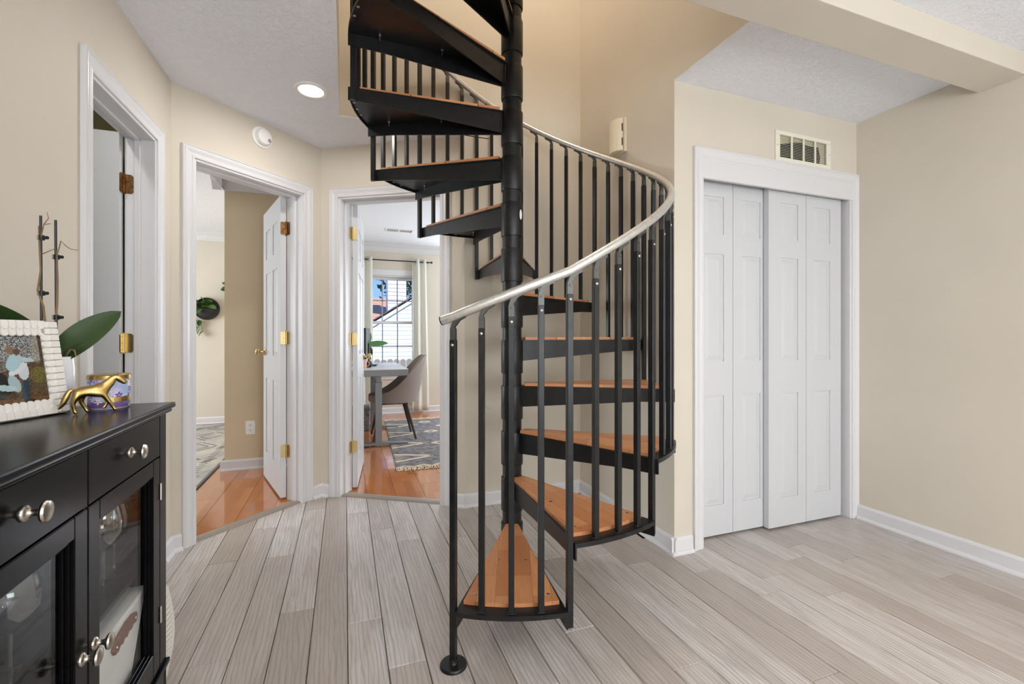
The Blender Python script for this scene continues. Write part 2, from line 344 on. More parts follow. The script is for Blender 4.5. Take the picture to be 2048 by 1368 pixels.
# floor: sub floor plus every grey plank
fo = MB().box(-4.3, 3.2, -3.2, 6.9, -.08, -.012).build('floor', M['dark']); fo['kind'] = 'structure'
def clip(poly, a, b, c):        # keep a*x+b*y <= c
    out = []
    for i in range(len(poly)):
        p, q = poly[i], poly[(i+1) % len(poly)]; dp = a*p[0]+b*p[1]-c; dq = a*q[0]+b*q[1]-c
        if dp <= 0: out.append(p)
        if dp*dq < 0:
            t = dp/(dp-dq); out.append((p[0]+(q[0]-p[0])*t, p[1]+(q[1]-p[1])*t))
    return out
def half(A, B, off):            # half plane on the room side of line A->B shifted outward by off
    e = Vector((B[0]-A[0], B[1]-A[1])).normalized(); n = Vector((-e.y, e.x)); return n.x, n.y, n.x*A[0]+n.y*A[1]+off
def plank(poly, m, name, parent, ch=.0021, top=0.0):
    n = len(poly)
    if n < 3: return
    cx = sum(p[0] for p in poly)/n; cy = sum(p[1] for p in poly)/n
    area2 = abs(sum(poly[i][0]*poly[(i+1) % n][1]-poly[(i+1) % n][0]*poly[i][1] for i in range(n)))
    if area2 < .004: return
    ins = []
    for i in range(n):
        p0, p1, p2 = Vector(poly[i-1]), Vector(poly[i]), Vector(poly[(i+1) % n])
        d1 = (p1-p0); d2 = (p2-p1)
        if d1.length < 1e-4 or d2.length < 1e-4: ins.append(p1-Vector((cx, cy))); continue
        n1 = Vector((-d1.y, d1.x)).normalized(); n2 = Vector((-d2.y, d2.x)).normalized(); k = n1+n2
        k = k/max(.3, k.dot(n1)); ins.append(p1+k*ch-Vector((cx, cy)))
    outr = [Vector(p)-Vector((cx, cy)) for p in poly]
    vs = [(p.x, p.y, top) for p in ins]+[(p.x, p.y, top-.0032) for p in outr]+[(p.x, p.y, top-.012) for p in outr]
    fs = [tuple(range(n))]+[(n+i, n+(i+1) % n, (i+1) % n, i) for i in range(n)]+[(2*n+i, 2*n+(i+1) % n, n+(i+1) % n, n+i) for i in range(n)]
    MB().add(vs, fs).build(name, m, parent, loc=(cx, cy, 0))
JOINT = {-5: 2.608, -4: 2.984, -3: 2.583, -2: 2.05, -1: 2.301, 0: 1.887, 1: 1.586, 2: 2.545, 3: 2.244, 4: 2.491, 5: 1.95, 6: 1.548,
         7: 2.089, 8: 1.248, 9: 2.026, 10: 1.895, 11: 1.054, 12: 1.729, 13: 1.479, 14: 1.58, 15: 1.379, 16: 1.666, 17: 1.769, 18: 1.569,
         19: 1.86, 20: 1.3, 21: 1.72, 22: 1.577, -6: 2.2, -7: 1.75}
PL = 1.161; PW = .1286
for ln in range(-7, 23):
    x0 = .0078+PW*ln+.0010; x1 = x0+PW-.0020; x0 = max(x0, -.87); x1 = min(x1, 2.98)
    if x1-x0 < .02: continue
    xm = (x0+x1)/2; y = JOINT.get(ln, 1.6)
    while y > -.9: y -= PL
    while y < 3.7:
        poly = [(x0, y+.0006), (x1, y+.0006), (x1, y+PL-.0006), (x0, y+PL-.0006)]; y += PL
        if xm < -.16 or x0 < -.16: poly = clip(poly, *half(PA, PB, .03))
        if x1 > -.16 and xm < .735: poly = clip(poly, *half(PB, PC, .03))
        if .735 <= xm: poly = clip(poly, 0, 1, 2.93 if xm < 1.6 else 2.12)
        plank(poly, 'plank', 'plank', fo)
# orange laminate boards of the two rooms
LW = .193
for ln in range(-16, 9):
    x0 = ln*LW-.05; x1 = x0+LW-.0008; xm = (x0+x1)/2; y = 1.0+(ln*.43 % 1.2)
    while y < YF:
        poly = [(x0, y), (x1, y), (x1, min(YF, y+1.2)-.0008), (x0, min(YF, y+1.2)-.0008)]; y += 1.2
        if x1 < -.15:
            a, b, c = half(PA, PB, .075); poly = clip(poly, -a, -b, -c)
        else:
            a, b, c = half(PB, PC, .075); poly = clip(poly, -a, -b, -c) if xm < .75 else clip(poly, 0, -1, -3.0)
        if xm < -.95: poly = clip(poly, 0, -1, -2.82)
        plank(poly, 'laminate', 'laminate_board', fo, .0006)
for nm, (A, B), (h0, h1, _) in (('trim_1', (PA, PB), D2), ('trim_2', (PB, PC), D3)):
    T, L, _ = frame(A, B); mb = MB()
    P = [(.012, 0), (.02, .007), (.045, .010), (.082, .007), (.092, 0)]
    vs = [(h0+.012, y, z) for y, z in P]+[(h1-.012, y, z) for y, z in P]; n = len(P)
    mb.add(vs, [tuple(range(n))[::-1], tuple(range(n, 2*n))]+[(i, i+1, n+i+1, n+i) for i in range(n-1)], T)
    tag(mb.build(nm, 'strip'), 'grey floor strip under the %s doorway' % ('bedroom' if nm == 'trim_1' else 'study'), kind='structure')

# skirting boards
def skirting(name, A, B, label=None):
    T, L, _ = frame(A, B); mb = MB()
    P = [(0, 0), (-.026, 0), (-.025, .008), (-.020, .016), (-.014, .019), (-.014, .073), (-.011, .080), (-.006, .086), (0, .087)]
    n = len(P); vs = [(0, y, z) for y, z in P]+[(L, y, z) for y, z in P]
    mb.add(vs, [tuple(range(n)), tuple(range(n, 2*n))[::-1]]+[(i, n+i, n+i+1, i+1) for i in range(n-1)], T)
    tag(mb.build(name, 'trim'), label, kind='structure')
def along(A, B, s):
    e = Vector((B[0]-A[0], B[1]-A[1])).normalized(); return (A[0]+e.x*s, A[1]+e.y*s)
skirting('baseboard_left', (-.848, -3.2), (-.848, 1.957))
skirting('baseboard_left_end', (-.848, 2.69), PA)
skirting('baseboard_diagonal_left', PA, along(PA, PB, .047)); skirting('baseboard_diagonal_mid', along(PA, PB, .866), PB)
skirting('baseboard_diagonal_right', PB, along(PB, PC, .07)); skirting('baseboard_diagonal_end', along(PB, PC, .956), (PC[0]+.012, PC[1]-.008))
skirting('baseboard_stair_back', (PC[0]-.012, PC[1]), PD); skirting('baseboard_stair_right', PD, (1.592, 1.915-.026))
skirting('baseboard_closet', (1.592-.026, 1.915), (1.702, 1.915)); skirting('baseboard_right', (2.975, 1.90), (2.975, -3.2))
skirting('baseboard_bedroom_far', (-4.2, YF), (-.947, YF)); skirting('baseboard_partition', (-.947-.03, 4.384), (-.2, 4.384))
skirting('baseboard_study_far', (-.1, YF), (3.2, YF))
def crown(name, A, B):
    T, L, _ = frame(A, B); mb = MB()
    P = [(0, 2.44), (-.085, 2.44), (-.085, 2.43), (-.070, 2.415), (-.045, 2.395), (-.022, 2.36), (-.012, 2.35), (-.012, 2.337), (0, 2.335)]
    n = len(P); vs = [(0, y, z) for y, z in P]+[(L, y, z) for y, z in P]
    mb.add(vs, [tuple(range(n))[::-1], tuple(range(n, 2*n))]+[(i, i+1, n+i+1, n+i) for i in range(n-1)], T)
    mb.build(name, 'trim')['kind'] = 'structure'
crown('trim_crown_bedroom', (-4.2, YF), (-.947, YF)); crown('trim_crown_partition', (-.947-.085, 4.384), (-.2, 4.384))
crown('trim_crown_corner', (-.947, YF), (-.947, 4.384-.085)); crown('trim_crown_study', (-.1, YF), (3.2, YF))

# door casings with jambs
def casing(name, A, B, s0, s1, zt, label, cw=.058, th=.115, stop=True, jamb=.016):
    T, L, _ = frame(A, B); mb = MB()
    P = [(-.004, 0), (-.004, -.010), (.006, -.012), (.010, -.009), (.022, -.010), (.034, -.015), (.044, -.017), (.050, -.013), (.054, -.018), (cw-.001, -.018), (cw, 0)]
    st = [lambda o, y: (s0-o, y, 0), lambda o, y: (s0-o, y, zt+o), lambda o, y: (s1+o, y, zt+o), lambda o, y: (s1+o, y, 0)]
    vs = []; fs = []; n = len(P)
    for f in st: vs += [f(o, y) for o, y in P]
    for k in range(3):
        fs += [(k*n+i, k*n+i+1, (k+1)*n+i+1, (k+1)*n+i) for i in range(n-1)]
    fs += [tuple(range(n))[::-1], tuple(range(3*n, 4*n))]
    mb.add(vs, fs, T)
    mb.box(s0-.003, s0+jamb, -.002, th+.002, 0, zt, T).box(s1-jamb, s1+.003, -.002, th+.002, 0, zt, T).box(s0-.003, s1+.003, -.002, th+.002, zt-jamb, zt+.003, T)
    if stop:
        a, b = .055, .078
        mb.box(s0+jamb, s0+jamb+.010, a, b, 0, zt-jamb, T).box(s1-jamb-.010, s1-jamb, a, b, 0, zt-jamb, T).box(s0+jamb, s1-jamb, a, b, zt-jamb-.010, zt-jamb, T)
    return tag(mb.build(name, 'trim', bevel=.0015, seg=1), label, kind='structure')
casing('trim_3', (-.848, -3.2), PA, D1[0], D1[1], D1[2], 'white door casing on the left wall')
casing('trim_4', PA, PB, D2[0], D2[1], D2[2], 'white door casing of the bedroom doorway', th=.15)
casing('trim_5', PB, PC, D3[0], D3[1], D3[2], 'white door casing of the study doorway', th=.15)
casing('trim_6', PE, PF, .174, 1.339, 2.06, 'white casing around the closet doors', th=.12, stop=False)
# closet valance and track
vb_ = MB(); vb_.box(1.766, 2.931, 1.906, 1.926, 1.958, 2.0595).box(1.766, 2.931, 1.948, 2.03, 2.03, 2.06)
tag(vb_.build('trim_7', 'trim', bevel=.002), 'white valance board above the closet doors', kind='structure')

# panel doors
def door_leaf(parent, x0, wd, z0, z1, th, rows, cols, y=0.0, name='door_leaf'):
    """leaf spans x0..x0+wd, y..y+th; panels raised on both faces, each one a sub-part"""
    r = .006; mb = MB(); mb.box(x0+.01, x0+wd-.01, y+r, y+th-r, z0+.01, z1-.01)
    xs = [(x0, x0+cols[0][0])]+[(x0+cols[i][1], x0+cols[i+1][0]) for i in range(len(cols)-1)]+[(x0+cols[-1][1], x0+wd)]
    for a, b in xs: mb.box(a, b, y, y+th, z0, z1)
    zs = [(z0, rows[0][0])]+[(rows[i][1], rows[i+1][0]) for i in range(len(rows)-1)]+[(rows[-1][1], z1)]
    for c0, c1 in cols:
        for a, b in zs: mb.box(x0+c0, x0+c1, y, y+th, a, b)
    leaf = mb.build(name, 'doorw', parent)
    for c0, c1 in cols:
        for a, b in rows:
            for yb, yt in ((y+r, y+.0015), (y+th-r, y+th-.0015)):
                p = MB(); p.frustum(x0+c0+.010, x0+c1-.010, a+.010, b-.010, yb, yt, .022); p.build('panel', 'doorw', leaf)
    return leaf
def hinge(parent, z, mt, aj, ad, lw=.036):
    """knuckle at the parent's origin, one leaf on the jamb (direction aj) and one on the door edge (direction ad)"""
    mb = MB(); mb.tube([(0, 0, -.045), (0, 0, .045)], .0062, 10); mb.tube([(0, 0, .045), (0, 0, .050)], [.0075, .004], 10)
    mb.tube([(0, 0, -.045), (0, 0, -.050)], [.0075, .004], 10)
    for a, sg in ((aj, 1), (ad, -1)):
        T = RZ(a)
        oc = [(.002, -.044), (lw-.007, -.044), (lw, -.037), (lw, .037), (lw-.007, .044), (.002, .044)]
        mb.prism(oc, -.0022, .0022, T @ RX(pi/2))
        for x, zz in ((.62, -.03), (.45, 0), (.62, .03)):
            for q in (1, -1): mb.lathe([(.0042, 0), (.003, .0012), (0, .0012)], 8, T @ TR(lw*x, q*.0022, zz) @ RX(-q*pi/2))
    return mb.build('hinge', mt, parent, True, loc=(0, 0, z))
def knob(parent, x, y, z, sgn, mt='brass', s=1.0):
    prof = [(.030, 0), (.030, .004), (.024, .008), (.012, .012), (.010, .030), (.016, .036), (.026, .044), (.028, .054), (.022, .064), (.008, .068), (0, .068)]
    mb = MB(); mb.lathe([(r*s, h*s) for r, h in prof], 20, RX(pi/2 if sgn < 0 else -pi/2)); o = mb.build('knob', mt, parent, True, loc=(x, y, z)); return o
SIX = [(.22, .80), (.98, 1.60), (1.71, 1.93)]
def six_cols(wd): return [(.11, wd/2-.05), (wd/2+.05, wd-.11)]
def hung_door(name, A, B, s, nn, far, side, wd, z1, label, zs, mts, kz):
    """hung on the far corner of a jamb; side +1: leaf thickness lies to the left of the leaf direction"""
    T, _, wa = frame(A, B); h = T @ Vector((s, nn, 0)); rz = math.atan2(far[1], far[0])
    d = empty(name, (h.x, h.y, 0), rz, label, kind='structure')
    y0 = 0.001 if side > 0 else -.036
    leaf = door_leaf(d, .003, wd, .016, z1, .035, SIX, six_cols(wd), y0)
    if kz:
        for sg in (1, -1): knob(leaf, wd-.06, y0 if sg < 0 else y0+.035, kz, sg)
    for z, mt in zip(zs, mts): hinge(d, z, mt, wa-pi/2-rz, side*pi/2)
    return d
hung_door('door_1', (-.848, -3.2), PA, D1[1]-.018, .119, (-1, .02), 1, .57, 2.055, 'white panel door standing open in the doorway on the left wall', (1.83, 1.09, .34), ('oldbrass', 'brass', 'brass'), 0)
hung_door('door_2', PA, PB, D2[1]-.018, .154, (-.222, .71), 1, .66, 2.085, 'white six panel door standing open into the bedroom', (1.86, 1.11, .335), ('oldbrass', 'brass', 'brass'), 1.0)
hung_door('door_3', PB, PC, D3[0]+.018, .154, (.072, .74), -1, .72, 2.085, 'white six panel door opened into the study, seen nearly edge-on', (1.87, 1.10, .315), ('brass', 'brass', 'brass'), .945)
# closet sliding doors
RW = [(.18, .79), (.98, 1.58), (1.69, 1.90)]
for nm, x0, y, lb in (('door_4', 1.762, 1.992, 'left white sliding closet door, partly behind the right one'), ('door_5', 2.289, 1.953, 'right white sliding closet door overlapping the left one')):
    dd = empty(nm, (x0, y, 0), 0, lb, kind='structure')
    for k in range(2):
        door_leaf(dd, k*.302, .299, .012, 2.0, .033, RW, [(.095, .235)] if k == 0 else [(.065, .205)])

# ------------------------------------------------------------------ spiral staircase
PX = (2.275*math.sin(TH), 2.275*math.cos(TH)); R = .752; HS = .2268; ZO = -.0312; A0 = -15.4; ST = 7.62
def ang(i): return rad(A0+ST*i)-TH          # step angle -> angle from -Y towards +X
def pol(i, r, z): a = ang(i); return (r*math.sin(a), -r*math.cos(a), z)
def rail_z(i): return 1.57+(i-8)*.0567 if i >= 4 else 1.343-(4-i)*.0387
st = empty('spiral_staircase', (PX[0], PX[1], 0), 0, 'black steel spiral staircase with wooden treads and aluminium handrail', 'staircase')
MB().lathe([(.075, 0), (.075, .008), (.0475, .012), (.0475, 4.1)], 32).build('pole', 'steel', st, True)
slv = MB(); slv.lathe([(.0478, -.165), (.0530, -.165), (.0545, -.160), (.0545, -.004), (.0530, 0), (.0478, 0)], 32, caps=False)
slv.lathe([(.0045, 0), (.0045, .002), (0, .002)], 8, TR(.032, -.0435, -.14) @ RZ(rad(36)) @ RX(pi/2)); slv.lathe([(.0045, 0), (.0045, .002), (0, .002)], 8, TR(-.02, -.0502, -.03) @ RZ(rad(-20)) @ RX(pi/2))
slm = slv.mesh('sleeve', 'steel', True)
NT = 13
for k in range(1, NT+2): inst('sleeve', slm, st, (0, 0, HS*k+ZO), (0, 0, .0))
bsp = MB(); bsp.lathe([(0, .0), (.009, .0), (.016, .001), (.014, .0022), (.006, .0018), (0, .0022)], 9); 
o = inst('paint_chip', bsp.mesh('paint_chip', 'whitep'), st, (.0285, -.0459, HS*8+ZO-.062), (pi/2, 0, rad(32))); o.scale = (.6, 1.6, 1)
o['label'] = 'white paint chip on the pole'
# tread meshes (local: radial direction +X, tread symmetric about it)
hw = rad(ST*2-.95); r0, r1 = .045, R+.020
def sector(ra, rb, a, n=10, z=0): return [(rb*math.cos(-a+2*a*k/n), rb*math.sin(-a+2*a*k/n)) for k in range(n+1)]
pan = MB()
inner = [(r0*math.cos(a), r0*math.sin(a)) for a in (.6, .2, -.2, -.6)]
arc = sector(0, r1, hw)
pan.prism(arc+inner, -.006, 0)
for k in range(10):                                     # thin turned-down lip of the outer edge
    (xa, ya), (xb, yb) = arc[k], arc[k+1]
    q = (r1-.004)/r1
    pan.add([(xa, ya, -.006), (xb, yb, -.006), (xb, yb, -.016), (xa, ya, -.016), (xa*q, ya*q, -.006), (xb*q, yb*q, -.006), (xb*q, yb*q, -.016), (xa*q, ya*q, -.016)],
            [(0, 3, 2, 1), (4, 5, 6, 7), (2, 3, 7, 6), (0, 1, 5, 4)])
for sg in (1, -1):
    T = RZ(sg*(hw-.004)); 
    pan.add([(.045, -.003, -.0005), (r1, -.003, -.0005), (r1, -.003, -.058), (.62, -.003, -.062), (.045, -.003, -.105),
             (.045, .003, -.0005), (r1, .003, -.0005), (r1, .003, -.058), (.62, .003, -.062), (.045, .003, -.105)],
            [(0, 1, 2, 3, 4), (9, 8, 7, 6, 5), (0, 5, 6, 1), (1, 6, 7, 2), (2, 7, 8, 3), (3, 8, 9, 4), (4, 9, 5, 0)], T)
    pan.add([(.052, sg*-.003-.004, -.003), (.060, -.006*sg-.004, -.003), (.060, -.006*sg-.004, -.102), (.052, sg*-.003-.004, -.102), (.052, .008, -.003), (.060, .006, -.003), (.060, .006, -.102), (.052, .008, -.102)],
            [(0, 3, 2, 1), (4, 5, 6, 7), (0, 1, 5, 4), (2, 3, 7, 6), (1, 2, 6, 5)], T)   # weld bead
    # end bracket with bolt at the corner post
    pan.lathe([(.007, 0), (.006, .004), (0, .005)], 6, T @ TR(R-.003, sg*.003, -.035) @ RX(-sg*pi/2))
panm = pan.mesh('tread', 'steel', True)
bw = rad(ST*2-2.0); rb = R-.030
brd = MB(); ia = [(.062, .030), (.062, -.030)]
brd.prism(sector(0, rb, bw)+ia, .0006, .0140)
brdm = brd.mesh('tread_board', 'tread')
scr = MB(); scr.lathe([(.0065, 0), (.0065, .0012), (.0035, .0022), (0, .0022)], 10); scrm = scr.mesh('screw', 'screw', True)
und = MB(); und.lathe([(0, 0), (.0025, .0), (.0025, .020), (.006, .022), (.006, .026), (0, .026)], 8); undm = und.mesh('screw_tip', 'screw', True)
for k in range(1, NT+1):
    a = ang(4*(k-1)+2)-pi/2
    t = inst('tread', panm, st, (0, 0, HS*k+ZO), (0, 0, a))
    inst('tread_board', brdm, t)
    for rr, aa in ((.42, .58), (.42, -.58), (R-.075, .83), (R-.075, -.83)): inst('screw', scrm, t, (rr*math.cos(aa*bw), rr*math.sin(aa*bw),   .0140))
    for rr, aa in ((.36, .70), (.36, -.70), (.64, .82), (.64, -.82)): inst('screw_tip', undm, t, (rr*math.cos(aa*bw), rr*math.sin(aa*bw), -.032))
    for aa in (-.35, .0, .35): inst('bolt_head', scrm, t, ((R+.006)*math.cos(aa*bw), (R+.006)*math.sin(aa*bw), -.006), (pi, 0, 0))
# balusters
brk = MB()                                              # local x uphill along the rail, -y outwards (towards the viewer of the outer face)
pts = [(.0095, -.030), (.0095, .004)]+[(.0095*math.cos(q), .004+.0095*math.sin(q)) for q in (.5, 1.0)]+[(.012, .020), (.022, .034), (.044, .046), (.0455, .056), (.020, .050), (.004, .040), (-.004, .024), (-.0095, .006), (-.0095, -.030)]
brk.prism([(x, z) for x, z in pts], -.0075, .0075, RX(pi/2))
brk.lathe([(.0045, 0), (.004, .0025), (0, .003)], 8, TR(0, -.0075, 0) @ RX(pi/2))
brkm = brk.mesh('rail_bracket', 'plate', True)
rvt = MB(); rvt.lathe([(.0055, 0), (.005, .002), (.0025, .0035), (0, .004)], 10, RX(pi/2)); rvtm = rvt.mesh('rivet', 'screw', True)
NB = 4*NT
for i in range(NB+1):
    zt = rail_z(i)-.048; k = i//4
    if i == 0: zb = .008
    elif i % 4 == 0: zb = HS*k+ZO-.062
    else: zb = HS*(k+1)+ZO
    x, y, _ = pol(i, R, 0); a = ang(i)
    nm = 'newel_post' if i == 0 else 'baluster'; hwid = .0105 if i % 4 == 0 else .0098
    tb = zt-.030
    mb = MB(); mb.box(-hwid, hwid, -hwid, hwid, 0, tb-zb)
    if i % 4 and i: mb.box(-.013, .013, -.012, .012, 0, .003)
    p = mb.build(nm, 'steel', st, bevel=.0012, seg=1, loc=(x, y, zb)); p.rotation_euler = (0, 0, a)
    inst('rail_bracket', brkm, p, (0, 0, zt-zb)); inst('rivet', rvtm, p, (0, -hwid, tb-zb-.018))
    if i == 0:
        bp = MB(); bp.lathe([(.046, -.008), (.046, -.002), (.043, .002), (.016, .003), (.013, .010), (.0115, .018)], 28); bp.build('base_plate', 'steel', p, True)
path = [pol(i/2, R, rail_z(i/2)) for i in range(0, 2*NB+1)]
xa, ya, za = pol(-.42, R, rail_z(0)-.012)
path = [(xa, ya, za)]+path
hr = MB().tube(path, .0165, 14).build('handrail', 'rail', st, True)
hr.data.materials.append(M['blackp']); 
cap = Vector(path[0]); dv = (Vector(path[0])-Vector(path[1])).normalized()
MB().tube([cap-dv*.001, cap+dv*.003], .0168, 14).build('rail_cap', 'blackp', hr, True)
# ------------------------------------------------------------------ fixtures
# recessed lamp in the left ceiling
o = empty('recessed_light', (-.173, 2.659, CE), 0, 'round recessed ceiling lamp, lit, above the bedroom doorway', 'ceiling lamp')
MB().lathe([(.086, 0), (.086, -.004), (.080, -.008), (.064, -.006), (.060, 0)], 36).build('trim_ring', 'whitep', o, True)
MB().lathe([(0, -.003), (.061, -.003), (.061, -.001), (0, -.001)], 36).build('diffuser', 'lamp', o, True)
area('recessed_light_beam', (-.173, 2.659, CE-.012), (.11, .11), 6, NEUT, (0, 0, 0), 'DISK')
# smoke detector on the diagonal wall
T, L, wa = frame(PA, PB); p = T @ Vector((.50, 0, 2.343))
o = empty('smoke_detector', p, wa, 'round white smoke detector on the wall above the bedroom doorway', 'smoke detector')
MB().lathe([(.064, 0), (.064, .007), (.060, .010), (.052, .010)], 32, RX(pi/2)).build('mounting_plate', 'whitep', o, True)
mb = MB(); mb.lathe([(.052, .010), (.052, .014), (.050, .014), (.050, .024), (.044, .036), (.030, .041), (0, .042)], 32, RX(pi/2)).build('housing', 'whitep', o, True)
mb = MB(); mb.lathe([(.011, .038), (.011, .043), (.008, .0445), (0, .0445)], 16, TR(.024, 0, -.018) @ RX(pi/2)); mb.build('test_button', mat('grey_button', (160, 150, 140), .5), o, True)
mb = MB()
for k in range(9):
    a = rad(-100+k*25); mb.box(-.004, .004, -.0415, -.038, -.001, .001, RY(a) @ TR(.036, 0.004, 0))
mb.build('sounder_slot', 'dark', o)
# door chime on the stairwell wall
o = empty('door_chime', (1.592, 2.40, 2.235), 0, 'cream door chime box with curved ribbed cover on the stairwell wall', 'door chime')
mb = MB(); mb.box(-.020, 0, -.068, .068, 0, .205); mb.build('back_plate', 'cream', o, bevel=.003)
mb = MB()
def chime(n, z): return -.034-.034*math.sin(pi*(n))**.6 if 0 < n < 1 else -.034
prof = [(-.024, .058)]+[(chime(k/12, 0), .058-.116*k/12) for k in range(13)]+[(-.024, -.058)]
mb.prism([(x, y) for x, y in prof], .006, .199); mb.build('cover', 'cream', o, True)
mb = MB()
for k in range(2, 11): 
    x, y = chime(k/12, 0), .058-.116*k/12; mb.tube([(x, y, .008), (x, y, .197)], .0022, 6)
mb.build('rib', 'cream', o, True)
mb = MB(); mb.box(-.033, -.026, -.0590, -.055, .036, .082).box(-.033, -.026, -.0590, -.055, .122, .168); mb.build('slot', 'dark', o)
MB().box(-.028, -.018, -.050, .050, .012, .19).build('inner_spacer', 'cream', o)
# return air grille over the closet
o = empty('return_air_grille', (2.290, 1.915, 2.122), 0, 'cream metal return air grille above the closet doors', 'air grille')
GW, GH = .446, .172; mb = MB()
mb.box(0, GW, -.008, 0, 0, .022).box(0, GW, -.008, 0, GH-.022, GH).box(0, .034, -.008, 0, .022, GH-.022).box(GW-.034, GW, -.008, 0, .022, GH-.022)
mb.build('frame', 'grille', o, bevel=.002)
mb = MB()
for x in (.128, .223, .318): MB().box(x-.006, x+.006, -.007, -.001, .022, GH-.022).build('mullion', 'grille', o, bevel=.001)
lv = MB(); lv.box(.034, GW-.034, -.0055, .0055, -.0006, .0006, RX(rad(34))); lvm = lv.mesh('louver', 'grille')
for k in range(14): inst('louver', lvm, o, (0, .004, .027+k*.0094))
MB().box(.03, GW-.03, .012, .014, .018, GH-.018).build('backing', 'dark', o)
mb = MB(); mb.add([(.034, .009, .10), (.10, .009, .112), (.15, .009, .126), (.22, .009, .132), (.30, .009, .122), (.362, .009, .128), (.378, .009, .07), (.372, .009, .024), (.412, .009, .024), (.412, .009, .15), (.034, .009, .15)], [(0, 1, 2, 3, 4, 5, 9, 10), (5, 6, 7, 8, 9)])
mb.build('torn_filter', 'filter', o)
mb = MB()
for x in (.012, GW-.012): mb.lathe([(.004, 0), (.003, .0018), (0, .002)], 8, TR(x, -.008, GH*.5) @ RX(pi/2))
mb.build('screw', 'screw', o, True)

# ------------------------------------------------------------------ black sideboard
CAB = (-.452, 1.541); CRZ = rad(1.4); CH = .937
cbn = empty('sideboard', (CAB[0], CAB[1], 0), CRZ, 'black lacquered sideboard with drawers and glazed doors against the left wall', 'sideboard')
XF, XB = -.018, -.372; Y0, Y1 = -.906+.018, -.018; YM = -.453
mb = MB(); mb.prism([(XB-.01, -.906), (.0, -.906), (0, 0), (XB-.01, 0)], .922, CH)
top = mb.build('top', 'black', cbn, bevel=.004)
mb = MB(); mb.prism([(XB, Y0-.008), (-.006, Y0-.008), (-.006, Y1+.008), (XB, Y1+.008)], .912, .9215); mb.build('top_moulding', 'black', cbn, bevel=.003)
mb = MB()
for a, b in ((Y1-.020, Y1), (Y0, Y0+.020), (YM-.010, YM+.010)): mb.box(XB, XF-.004, a, b, .20 if b != YM+.010 else .24, .912)
mb.box(XB, XB+.008, Y0, Y1, .20, .912).box(XB, XF-.006, Y0, Y1, .225, .243).box(XB, XF-.012, Y0+.02, Y1-.02, .778, .796)
for a, b in ((Y1-.048, Y1), (Y0, Y0+.048)): mb.box(XF-.03, XF, a, b, .20, .912)
mb.box(XF-.022, XF-.006, Y0+.04, Y1-.04, .897, .912)
mb.build('carcass', 'black', cbn, bevel=.0015, seg=1)
for a, b in ((YM+.012, Y1-.022), (Y0+.022, YM-.012)):
    MB().box(XB+.01, XF-.028, a, b, .513, .525).build('shelf', 'black', cbn)
ap = [(Y0, 0), (Y0+.05, 0), (Y0+.062, .10), (Y0+.10, .152), (Y0+.2, .172), (Y1-.2, .172), (Y1-.10, .152), (Y1-.062, .10), (Y1-.05, 0), (Y1, 0), (Y1, .214), (Y0, .214)]
MB().prism(ap, XF-.022, XF, Matrix(((0, 0, 1, 0), (1, 0, 0, 0), (0, 1, 0, 0), (0, 0, 0, 1)))).build('apron', 'black', cbn, bevel=.002, seg=1)
sp = [(XB, 0), (XB+.04, 0), (XB+.06, .10), (XB+.12, .16), (XF-.12, .16), (XF-.06, .10), (XF-.04, 0), (XF, 0), (XF, .20), (XB, .20)]
for yy in (Y1, Y0+.02):
    MB().prism([(x, z) for x, z in sp], 0, .02, TR(0, yy, 0) @ RX(pi/2)).build('side_apron', 'black', cbn)
MB().box(XB, XF+.008, Y0-.006, Y1+.006, .212, .226).build('base_moulding', 'black', cbn, bevel=.003)
def pull(parent, y, z, s=1.0, x=XF):
    P = [(.0125, 0), (.0125, .002), (.011, .004), (.0085, .005), (.0060, .008), (.0050, .013), (.0065, .018), (.0115, .0205), (.0155, .023), (.0165, .026), (.0150, .029), (.009, .031), (0, .0315)]
    return MB().lathe([(r*s, h*s) for r, h in P], 24, RY(pi/2)).build('knob', 'nickel', parent, True, loc=(x, y, z))
for a, b in ((YM+.0015, Y1-.050), (Y0+.050, YM-.0015)):
    dr = MB().box(XF-.02, XF, a, b, .800, .908).build('drawer', 'black', cbn, bevel=.002, seg=1)
    pull(dr, (a+b)/2, .856, 1.0)
def glass_door(a, b, kn, right):
    z0, z1 = .230, .7965; sw = .046
    mb = MB(); mb.box(XF-.02, XF, a, a+sw, z0, z1).box(XF-.02, XF, b-sw, b, z0, z1).box(XF-.02, XF, a+sw, b-sw, z1-.040, z1).box(XF-.02, XF, a+sw, b-sw, z0, z0+.066)
    dd = mb.build('door', 'black', cbn, bevel=.002, seg=1)
    mb = MB(); q = [(a+sw, b-sw, z0+.066, z1-.040)]
    i0, i1, k0, k1 = q[0]
    for n_, (dx, wd_) in enumerate(((.006, .006), (.012, .012))):
        mb.box(XF-dx-.006, XF-dx, i0, i0+wd_, k0, k1).box(XF-dx-.006, XF-dx, i1-wd_, i1, k0, k1).box(XF-dx-.006, XF-dx, i0, i1, k1-wd_, k1).box(XF-dx-.006, XF-dx, i0, i1, k0, k0+wd_)
    mb.build('glazing_bead', 'black', dd, bevel=.001, seg=1)
    MB().box(XF-.017, XF-.014, i0+.004, i1-.004, k0+.004, k1-.004).build('glass_pane', 'glass', dd)
    pull(dd, kn, .524, .95)
    for zz in (.705, .375):
        MB().tube([(XF+.002, b+.001 if right else a-.001, zz-.022), (XF+.002, b+.001 if right else a-.001, zz+.022)], .0035, 8).build('hinge', 'nickel', dd, True)
glass_door(YM+.0015, Y1-.050, YM+.024, True)
glass_door(Y0+.050, YM-.0015, YM-.024, False)
CT = TR(CAB[0], CAB[1], 0) @ RZ(CRZ)
def cabp(x, y, z): return CT @ Vector((x, y, z))
